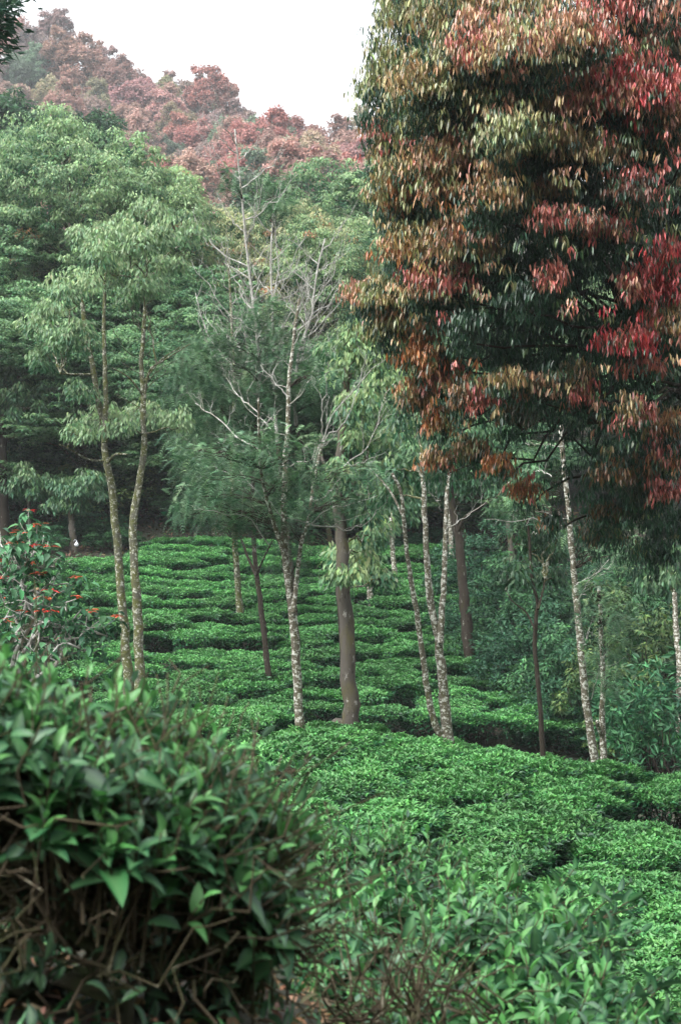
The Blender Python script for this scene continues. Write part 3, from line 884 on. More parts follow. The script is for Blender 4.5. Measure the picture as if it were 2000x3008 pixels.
bare_limbs(r, b, p, g, Y, [([(920, 900), (950, 850), (980, 800), (990, 740)], 5), ([(870, 1130), (830, 1100), (810, 1080)], 5), ([(880, 1060), (930, 1000), (975, 900)], 5)], [(1, 0.1, 0.97, 16, 1.3), (2, 0.3, 0.9, 4, 0.8)])
feathery(r, b, [(950, 1080, 60, 40), (900, 1150, 80, 50), (960, 1180, 60, 40)], Y, g, FY * 1.15, FM, 0.26, 0.8, 0.6, p)

# -- twin lichen trunks at left
Y = 26.5
r, p, b, g = stems_tree('lichen_tree', 'mossy lichen covered tree, left of the twin trunks at left', B_OLIVE,
    [([(378, 1990), (370, 1900), (358, 1750), (345, 1600), (330, 1450), (310, 1330), (302, 1240), (285, 1150), (265, 1030), (248, 930), (232, 830)], 30, 11, 0.4),
     ([(308, 1300), (312, 1180), (308, 1050), (306, 940), (312, 800), (318, 690)], 17, 7, 0.5), ([(270, 1100), (235, 1100), (180, 1098)], 8, 4, -0.4),
     ([(305, 1355), (260, 1350), (215, 1325), (175, 1305)], 8, 3, -0.5), ([(318, 1360), (340, 1335), (375, 1335)], 9, 5, -0.3)], Y, seed=606)
LY = YNG * 0.8
leafy(r, b, p, [(225, 850, 75, .1), (170, 920, 70, .12), (190, 980, 80, 0.02), (120, 960, 60, 0), (260, 1240, 80, .05), (215, 1270, 60, 0), (330, 1230, 60, .12), (300, 700, 90, 0.05), (250, 760, 70, 0), (210, 1010, 70, -.1),
                (240, 1160, 60, -.15), (150, 1060, 70, -.15)], Y, g, LY, MAT, 0.095, 0.037, 80, 0.48)
r, p, b, g = stems_tree('lichen_tree', 'grey lichen spotted tree, right of the twin trunks at left', B_OLIVE,
    [([(413, 1995), (408, 1900), (402, 1750), (393, 1620), (396, 1500), (412, 1400), (424, 1300), (420, 1180), (418, 1050), (424, 930), (430, 820)], 31, 9, 0.4),
     ([(424, 1180), (440, 1090), (480, 1060), (560, 1010)], 8, 3, -0.4), ([(424, 1120), (470, 1060), (530, 1020)], 6, 3, 0.4), ([(420, 1160), (380, 1110), (330, 1080)], 7, 3, -.3)], Y - 0.6, seed=607)
bare_limbs(r, b, p, g, Y, [([(430, 1120), (480, 1080), (540, 1050)], 4), ([(425, 1200), (380, 1180), (340, 1160)], 4), ([(450, 1200), (490, 1270), (500, 1300)], 4)], [(0, 0.72, 0.95, 10, 0.8)], bark=B_GREY)
leafy(r, b, p, [(370, 740, 110, .1), (440, 700, 90, .05), (330, 810, 70, .0), (480, 790, 80, .0), (400, 1230, 80, .1), (460, 1240, 60, .08), (520, 1260, 50, 0.05), (350, 1260, 50, 0), (430, 620, 80, .1), (420, 860, 80, -.1),
                (560, 700, 70, 0)], Y, g, LY, MAT, 0.095, 0.037, 80, 0.48)

# -- thick grey trunk
Y = 21.5
r, p, b, g = stems_tree('thick_trunk_tree', 'tree with the thickest grey brown trunk, standing just behind the near field', B_GREY,
    [([(1032, 2160), (1028, 2050), (1020, 1900), (1010, 1750), (1003, 1600), (995, 1480), (1000, 1350), (1010, 1220), (1020, 1080)], 52, 22, 0.4),
     ([(1000, 1500), (1040, 1420), (1080, 1330), (1110, 1240)], 20, 8, 0.6), ([(1002, 1460), (960, 1380), (930, 1300)], 16, 7, 0.5)], Y, sides=14, seed=608)
leafy(r, b, p, [(1020, 1690, 60, .1), (1080, 1680, 55, .1), (1130, 1700, 45, .0), (1060, 1630, 60, -.15), (990, 1640, 40, -.1), (1100, 1580, 60, -.3), (1040, 1500, 80, -.35), (1120, 1450, 80, -.35), (980, 1400, 80, -.3),
                (1090, 1300, 90, -.1), (1030, 1200, 90, 0), (1130, 1220, 80, .1), (1160, 1130, 80, .1), (1060, 1090, 90, .05), (1010, 1010, 80, .15), (1110, 1000, 90, .15)], Y + .6, g, LY * (1.0, .95, .8), MAT, 0.105, 0.042, 70, 0.40, spread=0.5)

# -- pale triple trunk on the crest
Y = 18.5
r, p, b, g = stems_tree('triple_trunk_tree', 'pale tree of three lichen stems leaving one base on the crest', B_PALE,
    [([(1318, 2195), (1306, 2080), (1296, 1960), (1285, 1870), (1262, 1750), (1252, 1620), (1244, 1480), (1236, 1330)], 34, 11, 0.2),
     ([(1300, 2175), (1272, 2110), (1254, 2020), (1240, 1920), (1225, 1810), (1205, 1700), (1190, 1570), (1178, 1450), (1150, 1390)], 22, 9, -0.3),
     ([(1292, 1890), (1298, 1780), (1305, 1680), (1308, 1560), (1312, 1450), (1322, 1370)], 20, 10, 0.4), ([(1184, 1520), (1150, 1450), (1110, 1400), (1080, 1370)], 8, 3, .3)], Y, seed=609)
leafy(r, b, p, [(1240, 1330, 70, -.35), (1180, 1380, 70, -.35), (1300, 1400, 60, -.35), (1150, 1460, 60, -.4), (1340, 1330, 70, -.4), (1230, 1250, 80, -.3)], Y + 1.0, g, LY * (.8, .8, .7), MAT * .8, 0.10, 0.04, 60, 0.3)
bare_limbs(r, b, p, g, Y, [([(1294, 1500), (1285, 1470), (1278, 1460)], 4), ([(1308, 1560), (1345, 1530), (1380, 1510), (1430, 1470)], 5)], [], bark=B_TWIG)

# -- dark brown trunk
Y = 31
r, p, b, g = stems_tree('dark_trunk_tree', 'tree with dark brown trunk at the edge of the tea right of the triple trunk', B_DARK,
    [([(1380, 1955), (1372, 1850), (1362, 1750), (1352, 1640), (1340, 1545), (1325, 1470), (1320, 1380)], 36, 18, 0.4), ([(1345, 1560), (1365, 1520), (1410, 1490), (1460, 1460)], 10, 4, -0.4)], Y, seed=610)
leafy(r, b, p, [(1300, 1400, 90, -.3), (1380, 1370, 90, -.3), (1450, 1400, 90, -.3), (1260, 1330, 90, -.3), (1480, 1480, 70, -.1), (1420, 1300, 100, -.3), (1350, 1290, 100, -.3), (1540, 1390, 80, -.2)], Y + 1, g, LY * (.7, .85, .75), MAT, 0.13, 0.05, 60, 0.35)

# -- thin brown trunk right
Y = 18.9
r, p, b, g = stems_tree('slender_tree', 'thin speckled brown tree between the triple trunk and the tall white trunk', B_DARK,
    [([(1594, 2235), (1588, 2120), (1580, 2010), (1570, 1900), (1574, 1810), (1578, 1770), (1562, 1700), (1556, 1620), (1548, 1520), (1540, 1450)], 16, 6, 0.2),
     ([(1580, 1790), (1592, 1740), (1600, 1700)], 8, 4, .3), ([(1570, 1850), (1545, 1800), (1500, 1760), (1475, 1700)], 6, 3, .3)], Y, seed=611)
leafy(r, b, p, [(1560, 1620, 60, -.35), (1620, 1640, 50, -.35), (1590, 1560, 60, -.3), (1530, 1530, 60, -.3), (1640, 1580, 50, -.35), (1500, 1690, 50, -.2), (1620, 1700, 40, -.35)], Y + .5, g, LY * (.6, .7, .6), MAT * .7, 0.085, 0.035, 60, 0.25)

# -- tall white trunk
Y = 18.6
r, p, b, g = stems_tree('white_trunk_tree', 'tall leaning tree with whitish ringed trunk running up into the red tree', B_PALE,
    [([(1746, 2245), (1733, 2150), (1720, 2060), (1710, 1960), (1700, 1850), (1692, 1760), (1682, 1660), (1674, 1560), (1664, 1450), (1652, 1340), (1645, 1250)], 25, 14, 0.2)], Y, seed=612)
bare_limbs(r, b, p, g, Y, [([(1674, 1545), (1630, 1540), (1580, 1558), (1560, 1570)], 7), ([(1668, 1525), (1620, 1518), (1575, 1530), (1500, 1530), (1425, 1526)], 6), ([(1692, 1718), (1715, 1702), (1760, 1680), (1800, 1650)], 6),
    ([(1700, 1760), (1712, 1745), (1716, 1725), (1745, 1690), (1790, 1640)], 5), ([(1712, 1895), (1725, 1880), (1728, 1850)], 5), ([(1655, 1310), (1600, 1305), (1540, 1300)], 5), ([(1620, 1400), (1590, 1385), (1560, 1390)], 5)], [], rec=0)
feathery(r, b, [(1790, 1640, 70, 30), (1720, 1600, 50, 30), (1560, 1500, 70, 30), (1480, 1500, 70, 30), (1850, 1600, 60, 30)], Y + .4, g, FY * 1.1, FM, 0.18, 0.7, 0.4, p)
# -- short whitish trunk with a stub
Y = 18.2
r, p, b, g = stems_tree('white_trunk_tree', 'shorter whitish trunk with a broken stub right of the tall white trunk', B_PALE,
    [([(1774, 2255), (1770, 2180), (1767, 2100), (1770, 2000), (1766, 1900), (1762, 1800), (1758, 1720)], 22, 9, 0.1), ([(1766, 2160), (1758, 2140), (1752, 2120)], 13, 10, -0.1)], Y, seed=613)
bare_limbs(r, b, p, g, Y, [([(1735, 2055), (1750, 2010), (1762, 1965), (1775, 1925)], 4), ([(1772, 1920), (1760, 1890), (1746, 1860)], 3)], [], rec=0)
feathery(r, b, [(1770, 1960, 60, 50), (1800, 1890, 70, 40), (1760, 1810, 70, 40), (1820, 1800, 70, 40), (1750, 1740, 60, 30), (1800, 2010, 50, 30)], Y, g, FY * 1.1, FM, 0.15, 0.9, 0.4, p)
# -- right edge trunk, back trunks
def plain_trunk(label, pts, w0, w1, Y, bark, seed, name='tree_trunk', clumps=None, ym=0.2):
    r, p, b, g = stems_tree(name, label, bark, [(pts, w0, w1, 0.2)], Y, seed=seed, sides=8)
    if clumps:
        leafy(r, b, p, clumps, Y + .5, g, LY * (.75, .85, .75), MAT, 0.14, 0.055, 50, ym)
    return r
plain_trunk('whitish trunk at the right edge of the photo', [(1998, 1965), (1990, 1900), (1983, 1830), (1980, 1740)], 22, 14, 27, B_PALE, 620, 'edge_tree', [(1990, 1700, 60, 0), (1940, 1720, 60, 0), (1960, 1640, 70, 0)])
plain_trunk('brown trunk in the thicket between the dark trunk and thin speckled tree', [(1515, 1830), (1508, 1740), (1503, 1640), (1495, 1540), (1490, 1450)], 25, 16, 37, B_GREY, 621, 'thicket_tree', [(1490, 1440, 90, 0), (1540, 1480, 70, 0)])
plain_trunk('pale flecked trunk right beside the upper dark brown trunk', [(1330, 1720), (1326, 1620), (1322, 1540), (1318, 1440)], 18, 12, 39, B_PALE, 622, 'pale_flecked_tree', [(1310, 1420, 90, 0)])
plain_trunk('pale flecked trunk on the slope left of the triple trunk', [(1162, 1770), (1158, 1680), (1152, 1600), (1148, 1520)], 17, 12, 37, B_PALE, 623, 'pale_flecked_tree', [(1150, 1500, 80, 0), (1120, 1560, 50, 0)])
plain_trunk('short pale trunk on the slope right of the thick grey trunk', [(1090, 1790), (1086, 1730), (1082, 1660)], 20, 14, 35, B_PALE, 624, 'pale_flecked_tree', [(1075, 1640, 60, 0)])
plain_trunk('dim pale trunk in the thicket behind the tall white trunk', [(1618, 1800), (1616, 1720), (1612, 1620)], 15, 10, 37, B_PALE, 625, 'thicket_tree', [(1620, 1600, 80, 0)])
plain_trunk('near black trunk in the shade at the left edge', [(15, 1560), (12, 1450), (10, 1300), (20, 1150)], 30, 20, 41, B_DARK, 626, 'shaded_tree', [(20, 1120, 120, 0), (80, 1200, 100, 0)])
bag_tree = plain_trunk('short grey trunk with a white bag on bare soil left of the twin trunks', [(222, 1640), (218, 1600), (212, 1550), (208, 1500)], 20, 17, 39.6, B_GREY, 627, 'grey_tree', [(205, 1470, 90, 0), (260, 1440, 90, -.1), (150, 1440, 90, -.1)])
plain_trunk('small grey trunk in the shade above the poinsettia', [(90, 1590), (88, 1520), (84, 1450)], 14, 10, 40.5, B_GREY, 628, 'grey_tree', [(85, 1420, 80, 0)])
plain_trunk('pale stem behind the thin speckled tree', [(1560, 1600), (1553, 1560), (1548, 1500)], 13, 10, 38, B_PALE, 629, 'thicket_tree', [(1550, 1470, 70, 0)])

# white bag hung on the grey trunk: a crumpled pouch with a knotted neck
def white_bag():
    rng = np.random.default_rng(9)
    c = at(226, 1598, 39.3)
    m, nt, out = new_mat('white_plastic')
    p = nt.nodes.new('ShaderNodeBsdfPrincipled'); p.inputs['Base Color'].default_value = (0.78, 0.82, 0.88, 1); p.inputs['Roughness'].default_value = 0.35
    nt.links.new(p.outputs[0], out.inputs['Surface'])
    root = empty('plastic_bag', tuple(c))
    mb = MB()
    zs = np.array([-0.055, -0.05, -0.035, -0.01, 0.015, 0.035, 0.047, 0.06, 0.075]); rs = np.array([0.004, 0.024, 0.040, 0.046, 0.040, 0.022, 0.009, 0.007, 0.018])
    mb.tube(np.stack([0 * zs, 0 * zs, zs], -1), rs, 12, rng, 0.14)
    mb.build('pouch', m, root)
    hb = MB(); a = np.linspace(0, math.pi, 10)
    hb.tube(np.stack([-0.03 + 0.03 * np.cos(a), 0 * a + 0.02, 0.06 + 0.035 * np.sin(a)], -1), 0.003, 5)
    hb.build('handle', m, root)
    tag(root, 'small crumpled white bag hanging on the short grey trunk at left', 'bag')
white_bag()

# boulder behind the thick trunk, cut stump by the poinsettia
def boulder():
    rng = np.random.default_rng(17)
    c = at(1003, 2150, 22.3)
    mb = MB()
    nu, nv = 18, 10
    u = np.linspace(0, 2 * math.pi, nu, endpoint=False); v = np.linspace(0.05, math.pi / 2, nv)
    V = []
    for b in v:
        for a in u:
            k = 1 + 0.10 * math.sin(3 * a + 1) * math.sin(2 * b) + 0.06 * math.sin(5 * a + 4 * b)
            V.append((0.20 * k * math.cos(a) * math.sin(b), 0.2 * k * math.sin(a) * math.sin(b), 0.16 * k * math.cos(b)))
    for a in u: V.append((0.22 * math.cos(a), 0.22 * math.sin(a), -0.9))
    V.append((0, 0, 0.162))
    i = np.arange(nv)[:, None] * nu; j = np.arange(nu)[None]; k = (j + 1) % nu
    q = np.stack([i + j, i + nu + j, i + nu + k, i + k], -1).reshape(-1, 4)
    cap = np.stack([np.full(nu, (nv + 1) * nu), np.arange(nu), (np.arange(nu) + 1) % nu], -1)
    mb.add(np.array(V), [q, cap])
    o = mb.build('boulder', B_GREY)
    o.location = tuple(c)
    tag(o, 'rounded grey boulder half hidden behind the thick grey trunk', 'rock')
boulder()

def stump():
    rng = np.random.default_rng(18)
    c = at(111, 1790, 24)
    z0 = float(ground(c[0], 24)) - 0.1 - c[2]
    root = empty('cut_stump', tuple(c))
    mb = MB(); n = 12
    P = smooth_path([[0, 0, z0], [0.01, 0, z0 * 0.4], [-0.01, 0, 0.28]], n)
    mb.tube(P, np.linspace(0.065, 0.042, n), 10, rng, 0.06, cap=False)
    mb.build('trunk', B_PALE, root)
    tb = MB()
    tb.tube(np.array([[-0.01, 0, 0.26], [-0.01, 0, 0.285]]), [0.041, 0.040], 10)
    m, nt, out = new_mat('cut_wood')
    p_ = nt.nodes.new('ShaderNodeBsdfPrincipled'); p_.inputs['Base Color'].default_value = (0.32, 0.22, 0.13, 1); p_.inputs['Roughness'].default_value = 0.9
    nt.links.new(p_.outputs[0], out.inputs['Surface'])
    tb.build('cut_face', m, root)
    tag(root, 'short pale cut stump standing among the poinsettia branches', 'stump')
stump()

# ------------------------------------------------------------------ poinsettia shrub at left
def poinsettia():
    rng = np.random.default_rng(71)
    Y = 18.5
    base = at(40, 2010, Y); base[2] = float(ground(base[0], Y))
    root = empty('poinsettia_shrub', tuple(base))
    tb, lf, br = MB(), MB(), MB()
    tips = [(85, 1505), (60, 1570), (110, 1545), (20, 1590), (130, 1570), (45, 1600), (100, 1605), (150, 1610), (170, 1640), (30, 1650), (90, 1660), (120, 1690), (10, 1700), (160, 1700), (60, 1720), (200, 1730), (130, 1760),
            (30, 1760), (190, 1770), (240, 1790), (80, 1800), (150, 1800), (270, 1800), (210, 1830), (300, 1830), (20, 1830), (340, 1815), (110, 1850), (250, 1870), (290, 1910), (180, 1880), (60, 1880), (-20, 1650), (-30, 1740),
            (-20, 1820), (225, 1760), (145, 1740), (230, 1700), (100, 1760), (0, 1560), (-15, 1590), (50, 1660), (75, 1620), (35, 1860), (130, 1900), (200, 1910), (10, 1900), (90, 1920)]
    forks = [at(85, 1740, Y), at(60, 1800, Y + .3), at(110, 1830, Y - .2), at(150, 1880, Y + .2), at(30, 1760, Y + .5), at(200, 1880, Y), at(75, 1680, Y)]
    for f in forks:
        limb(tb, rng, np.array([rng.normal() * .1, rng.normal() * .1, -0.1]), f - base, 0.03, 0.018, 0.0, 8, 6, 0.06)
    for i, (px, py) in enumerate(tips):
        e = at(px, py, Y + rng.normal() * 0.35)
        k = min(forks, key=lambda f: np.linalg.norm(f - e) + (5 if f[2] > e[2] + 0.05 else 0))
        Q = limb(tb, rng, k - base, e - base, 0.015, 0.006, 0.10, 9, 6, 0.09)
        for q in range(2):
            Q2 = limb(tb, rng, Q[4 + q], Q[4 + q] + np.array([rng.normal() * .15, rng.normal() * .1, rng.uniform(.02, .2)]), 0.007, 0.003, 0, 5, 5)
            Q = np.concatenate([Q, Q2[-1:]])
        n = int(rng.integers(9, 16))
        P = (e - base) + rng.normal(size=(n, 3)) * 0.05 + [0, 0, -0.03]
        a = rng.uniform(0, 6.28, n)
        D = np.stack([np.cos(a), np.sin(a), rng.uniform(-0.7, 0.25, n)], -1)
        lf.long_leaves(P, D, np.array([0, 0, 1.0]) + sphere(rng, n) * 0.3, rng.uniform(0.10, 0.17, n), rng.uniform(0.045, 0.07, n),
                       jit(rng, mixc((0.025, 0.11, 0.055), (0.10, 0.27, 0.12), rng.uniform(0, 1, n)), 0.15), 3, 0.2, 0.35)
        # leaves along the branch
        n = 10
        P = Q[rng.integers(2, len(Q), n)] + rng.normal(size=(n, 3)) * 0.03
        a = rng.uniform(0, 6.28, n); D = np.stack([np.cos(a), np.sin(a), rng.uniform(-0.9, 0.1, n)], -1)
        lf.long_leaves(P, D, np.array([0, 0, 1.0]) + sphere(rng, n) * 0.4, rng.uniform(0.08, 0.14, n), rng.uniform(0.035, 0.055, n),
                       jit(rng, mixc((0.025, 0.10, 0.05), (0.08, 0.22, 0.10), rng.uniform(0, 1, n)), 0.15), 3, 0.2, 0.4)
        if i % 5 < 3 and py < 1900:
            n = int(rng.integers(6, 12))
            P = (e - base) + rng.normal(size=(n, 3)) * [0.035, 0.035, 0.008] + [0, 0, 0.02]
            a = rng.uniform(0, 6.28, n); D = np.stack([np.cos(a), np.sin(a), rng.uniform(-0.15, 0.2, n)], -1)
            c0 = (0.62, 0.09, 0.035) if i % 3 else (0.62, 0.05, 0.04)
            br.long_leaves(P, D, np.array([0, 0, 1.0]) + sphere(rng, n) * 0.2, rng.uniform(0.06, 0.10, n), rng.uniform(0.02, 0.034, n), jit(rng, np.tile(c0, (n, 1)), 0.18), 3, 0.2, 0.15)
    tb.build('stems', B_TWIG, root); lf.build('leaves', M_SHRUB, root); br.build('bracts', M_RED, root)
    tag(root, 'poinsettia shrub with orange red bracts and pale crooked stems at the left edge', 'shrub')
poinsettia()

# ------------------------------------------------------------------ the large red-leaved tree
def red_tree():
    rng = np.random.default_rng(81)
    Yc = 15.6
    base = np.array([3.55, Yc, float(ground(3.55, Yc)) - 0.1])
    root = empty('red_leaved_tree', tuple(base))
    tb = MB()
    trunk = smooth_path([base, at(2160, 1700, Yc), at(2120, 1300, Yc), at(2080, 1050, Yc), at(2040, 850, Yc + .1), at(1990, 550, Yc + .1), at(1960, 200, Yc), at(1930, -200, Yc), at(1900, -500, Yc)], 40)
    tb.tube(trunk - base, np.linspace(0.26, 0.06, 40), 12, rng, 0.04)
    olive = np.array((0.24, 0.26, 0.115)); pale = np.array((0.34, 0.37, 0.20)); salmon = np.array((0.42, 0.225, 0.145)); red = np.array((0.40, 0.115, 0.095))
    crim = np.array((0.44, 0.055, 0.06)); orange = np.array((0.36, 0.15, 0.06)); tan = np.array((0.35, 0.25, 0.12)); brown = np.array((0.20, 0.10, 0.045))
    dark = np.array((0.020, 0.052, 0.030))
    # lobes: px, py, rx, ry (photo pixels), depth offset (m, + = nearer), colours
    lobes = [
     (1180, 60, 110, 130, .3, (olive, pale, tan)), (1330, 40, 120, 110, .7, (olive, tan, salmon)), (1150, 230, 85, 100, .2, (pale, olive, olive)), (1280, 200, 120, 100, .8, (pale, olive, tan)),
     (1420, 120, 110, 110, 1.0, (salmon, red, tan)), (1560, 70, 110, 90, 1.0, (tan, salmon, olive)), (1560, 190, 130, 80, 1.4, (tan, pale, salmon)), (1690, 150, 120, 70, 1.3, (salmon, tan, red)), (1790, 220, 110, 80, 1.4, (salmon, red, red)),
     (1830, 40, 120, 80, .9, (red, dark, salmon)), (1960, 30, 90, 90, .8, (red, dark, dark)), (1950, 150, 90, 60, .9, (dark, red, tan)), (1150, 400, 75, 90, .3, (tan, red, olive)), (1270, 350, 110, 90, .9, (olive, tan, pale)),
     (1400, 330, 110, 100, 1.1, (olive, tan, brown)), (1540, 310, 120, 80, 1.5, (tan, pale, salmon)), (1660, 280, 130, 80, 1.6, (salmon, tan, salmon)), (1790, 330, 120, 80, 1.6, (red, salmon, red)), (1900, 300, 110, 90, 1.4, (red, salmon, crim)),
     (1970, 400, 90, 70, 1.2, (red, salmon, tan)), (1850, 410, 100, 60, 1.4, (salmon, tan, red)), (1160, 520, 65, 80, .3, (tan, olive, orange)), (1280, 490, 110, 80, .9, (tan, salmon, olive)), (1410, 470, 110, 80, 1.2, (salmon, tan, pale)),
     (1540, 430, 100, 70, 1.3, (tan, olive, brown)), (1700, 430, 110, 60, 1.2, (tan, salmon, dark)), (1470, 400, 90, 60, 1.2, (tan, pale, olive)), (1620, 380, 100, 60, 1.3, (tan, salmon, olive)), (1200, 620, 85, 90, .4, (tan, orange, olive)), (1340, 590, 110, 80, .9, (tan, salmon, orange)), (1460, 560, 80, 60, 1.0, (tan, brown, dark)),
     (1610, 530, 60, 40, .9, (tan, salmon, dark)), (1750, 600, 90, 45, .8, (tan, dark, dark)), (1860, 560, 80, 50, .8, (red, dark, dark)), (1640, 690, 110, 40, .7, (red, salmon, dark)), (1780, 690, 90, 45, .8, (red, tan, dark)),
     (1190, 740, 75, 70, .4, (olive, tan, orange)), (1310, 720, 90, 60, .8, (tan, salmon, brown)), (1390, 770, 70, 50, .9, (tan, salmon, pale)), (1070, 845, 55, 40, .3, (salmon, salmon, olive)), (1140, 840, 80, 50, .5, (olive, olive, tan)),
     (1230, 830, 80, 60, .6, (red, tan, olive)), (1330, 850, 70, 50, .7, (red, salmon, dark)), (1640, 830, 40, 40, .9, (salmon, red, red)), (1550, 880, 60, 40, .4, (tan, dark, dark)), (1080, 900, 55, 45, .3, (tan, olive, brown)),
     (1170, 920, 75, 55, .4, (olive, brown, tan)), (1340, 960, 50, 40, .6, (red, dark, dark)), (1960, 780, 60, 60, .9, (crim, red, crim)), (1920, 900, 90, 70, 1.0, (crim, red, salmon)), (1850, 980, 80, 50, 1.0, (crim, red, crim)),
     (1970, 960, 60, 90, 1.0, (crim, red, tan)), (1880, 1080, 60, 40, .9, (red, orange, dark)), (1230, 1040, 60, 80, .4, (orange, orange, tan)), (1300, 1100, 60, 60, .4, (orange, red, brown)), (1250, 1160, 50, 60, .3, (orange, tan, brown)),
     (1380, 1200, 60, 50, .5, (red, tan, dark)), (1470, 1130, 60, 40, .5, (tan, dark, dark)), (1600, 1130, 60, 40, .8, (salmon, red, dark)), (1700, 1100, 60, 45, .6, (red, tan, dark)), (1690, 1190, 50, 60, .7, (salmon, red, tan)),
     (1270, 1260, 50, 40, .3, (tan, orange, brown)), (1290, 1320, 45, 35, .3, (red, orange, tan)), (1400, 1300, 60, 40, .4, (tan, brown, dark)), (1520, 1250, 60, 40, .4, (brown, dark, dark)), (1850, 1240, 60, 50, .7, (red, tan, dark)),
     (1950, 1250, 60, 50, .7, (tan, orange, dark)), (1960, 1350, 50, 60, .6, (orange, red, dark)), (1440, 1400, 45, 40, .4, (orange, brown, dark)), (1500, 1440, 40, 35, .4, (red, orange, brown)), (1620, 1570, 35, 20, .4, (red, orange, dark)),
     (1780, 1510, 50, 40, .4, (brown, dark, dark)), (1830, 1490, 70, 45, .4, (dark, olive, dark)), (1780, 1590, 60, 35, .3, (olive, brown, dark)), (1880, 1600, 60, 40, .3, (olive, dark, dark)), (1960, 1540, 60, 60, .4, (dark, olive, dark)),
     (1790, 1430, 60, 40, .5, (brown, dark, red)), (1880, 1400, 70, 45, .5, (dark, olive, brown)), (1970, 1460, 50, 40, .4, (red, dark, dark))]
    lf = MB(); lg = MB()
    def surf(px, py):       # front of the crown: nearest at its middle
        q = ((px - 1720) / 760) ** 2 + ((py - 450) / 1150) ** 2
        return Yc - 2.4 * math.sqrt(max(0.0, 1 - q))
    def bunch(c, cols, k, big=1.0):
        n = int(rng.integers(6, 12))
        a = rng.uniform(0, 6.28, n)
        D = np.stack([np.cos(a) * .5, np.sin(a) * .5, -rng.uniform(0.6, 1.3, n)], -1)
        P = c + rng.normal(size=(n, 3)) * [0.03, 0.03, 0.016]
        Nn = np.stack([np.cos(a), np.sin(a), np.full(n, 0.6)], -1) + sphere(rng, n) * 0.3
        k2 = np.where(rng.random((n, 1)) < 0.10, mixc(k, (0.03, 0.075, 0.035), 0.85), k)
        C = jit(rng, k2 * 1.12, 0.2)
        return P, D, Nn, rng.uniform(0.046, 0.092, n) * big, rng.uniform(0.011, 0.018, n) * big, C
    acc = [[], [], [], [], [], []]; accg = [[], [], [], [], [], []]
    def put(A, B):
        for a, b in zip(A, B): a.append(b)
    twl = []
    for (px, py, rx, ry, dz, cols) in lobes:
        px += rng.normal() * 16; py += rng.normal() * 24
        Yl = surf(px, py) + rng.normal() * 0.25 - (dz - 0.7) * 0.28
        c = at(px, py, Yl); ax, az = rx * 1.1 / FPX * Yl, ry * 1.38 / FPX * Yl
        k = trunk[np.argmin(abs(trunk[:, 2] - (c[2] + (0.7 if py > 1150 else -0.5))))]
        back = c + np.array([0.1, 0.5, -0.10])
        limb(tb, rng, k - base, back - base, 0.022, 0.008, -0.04, 12, 5, 0.04)
        nb = int(100 * (ax * az) / (0.28 * 0.22)) + 10
        u = sphere(rng, nb, -0.35)
        u[:, 1] = -abs(u[:, 1]) * np.where(rng.random(nb) < .8, 1, -1)
        rr = rng.uniform(0.4, 1.12, nb)[:, None] * np.where(rng.random(nb) < .12, 1.3, 1)[:, None]
        PP = c + u * rr * np.array([ax, max(ax, az) * 0.75, az])
        main = cols[int(rng.integers(3))]
        for q in range(nb):
            w = PP[q]
            f = math.sin(w[0] * 7.1 + w[2] * 4.3 + px) + math.sin(w[2] * 8.7 - w[0] * 3.9 + py) + 0.35 * rng.normal()
            kcol = cols[0] if f > 0.1 else cols[1] if f > -0.95 else cols[2]
            kcol = mixc(kcol, main, rng.uniform(0, 0.45))
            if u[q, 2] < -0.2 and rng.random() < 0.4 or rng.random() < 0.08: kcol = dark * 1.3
            put(acc, bunch(PP[q] - base, cols, kcol))
            if q % 3 == 0: limb(tb, rng, back - base, PP[q] - base, 0.006, 0.002, -0.05, 5, 4)
        # (mature leaves) below and behind the flush
        ng = int(nb * (0.75 if py < 1100 else 0.4))
        u = sphere(rng, ng)
        PP = c + np.array([0, 0.30, -0.06]) + u * rng.uniform(0.3, 1.0, ng)[:, None] * np.array([ax * 1.05, 0.4, az * 1.1])
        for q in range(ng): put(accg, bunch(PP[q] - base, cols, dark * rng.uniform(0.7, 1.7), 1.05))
    # scattered flush over the whole front of the crown
    lob = np.array([(l[0], l[1]) for l in lobes], float)
    for q in range(1700):
        px, py = rng.uniform(1090, 2080), rng.uniform(-60, 1330)
        left = np.interp(py, [-60, 700, 900, 1100, 1330], [1075, 1120, 1090, 1190, 1290])
        if px < left + 20: continue
        thin = np.interp(py, [0, 450, 700, 1300], [1, .95, .5, .3]) * (1 if px < 1500 or py < 450 else .5)
        if rng.random() > thin: continue
        i = int(np.argmin(np.hypot(lob[:, 0] - px, lob[:, 1] - py)))
        cols = lobes[i][5]
        kc = cols[int(rng.integers(3))] if rng.random() < .6 else np.array((0.05, 0.09, 0.04)) if rng.random() < .6 else olive * .6
        put(acc, bunch(at(px, py, surf(px, py) + rng.uniform(-.55, .2)) - base, None, kc))
    # inner crown of mature leaves
    inner = [(1450, 420, 330), (1650, 520, 330), (1850, 480, 320), (1550, 750, 330), (1800, 750, 300), (1450, 950, 270), (1650, 980, 280), (1350, 700, 240), (1880, 1150, 260), (1720, 1200, 230), (1480, 1150, 170),
             (1820, 1420, 220), (1950, 1300, 200), (1830, 1450, 150), (1300, 350, 230), (1250, 150, 170), (1500, 120, 280), (1800, 120, 300), (1350, 1120, 150), (1980, 900, 240), (1950, 1560, 140), (1820, 1560, 150)]
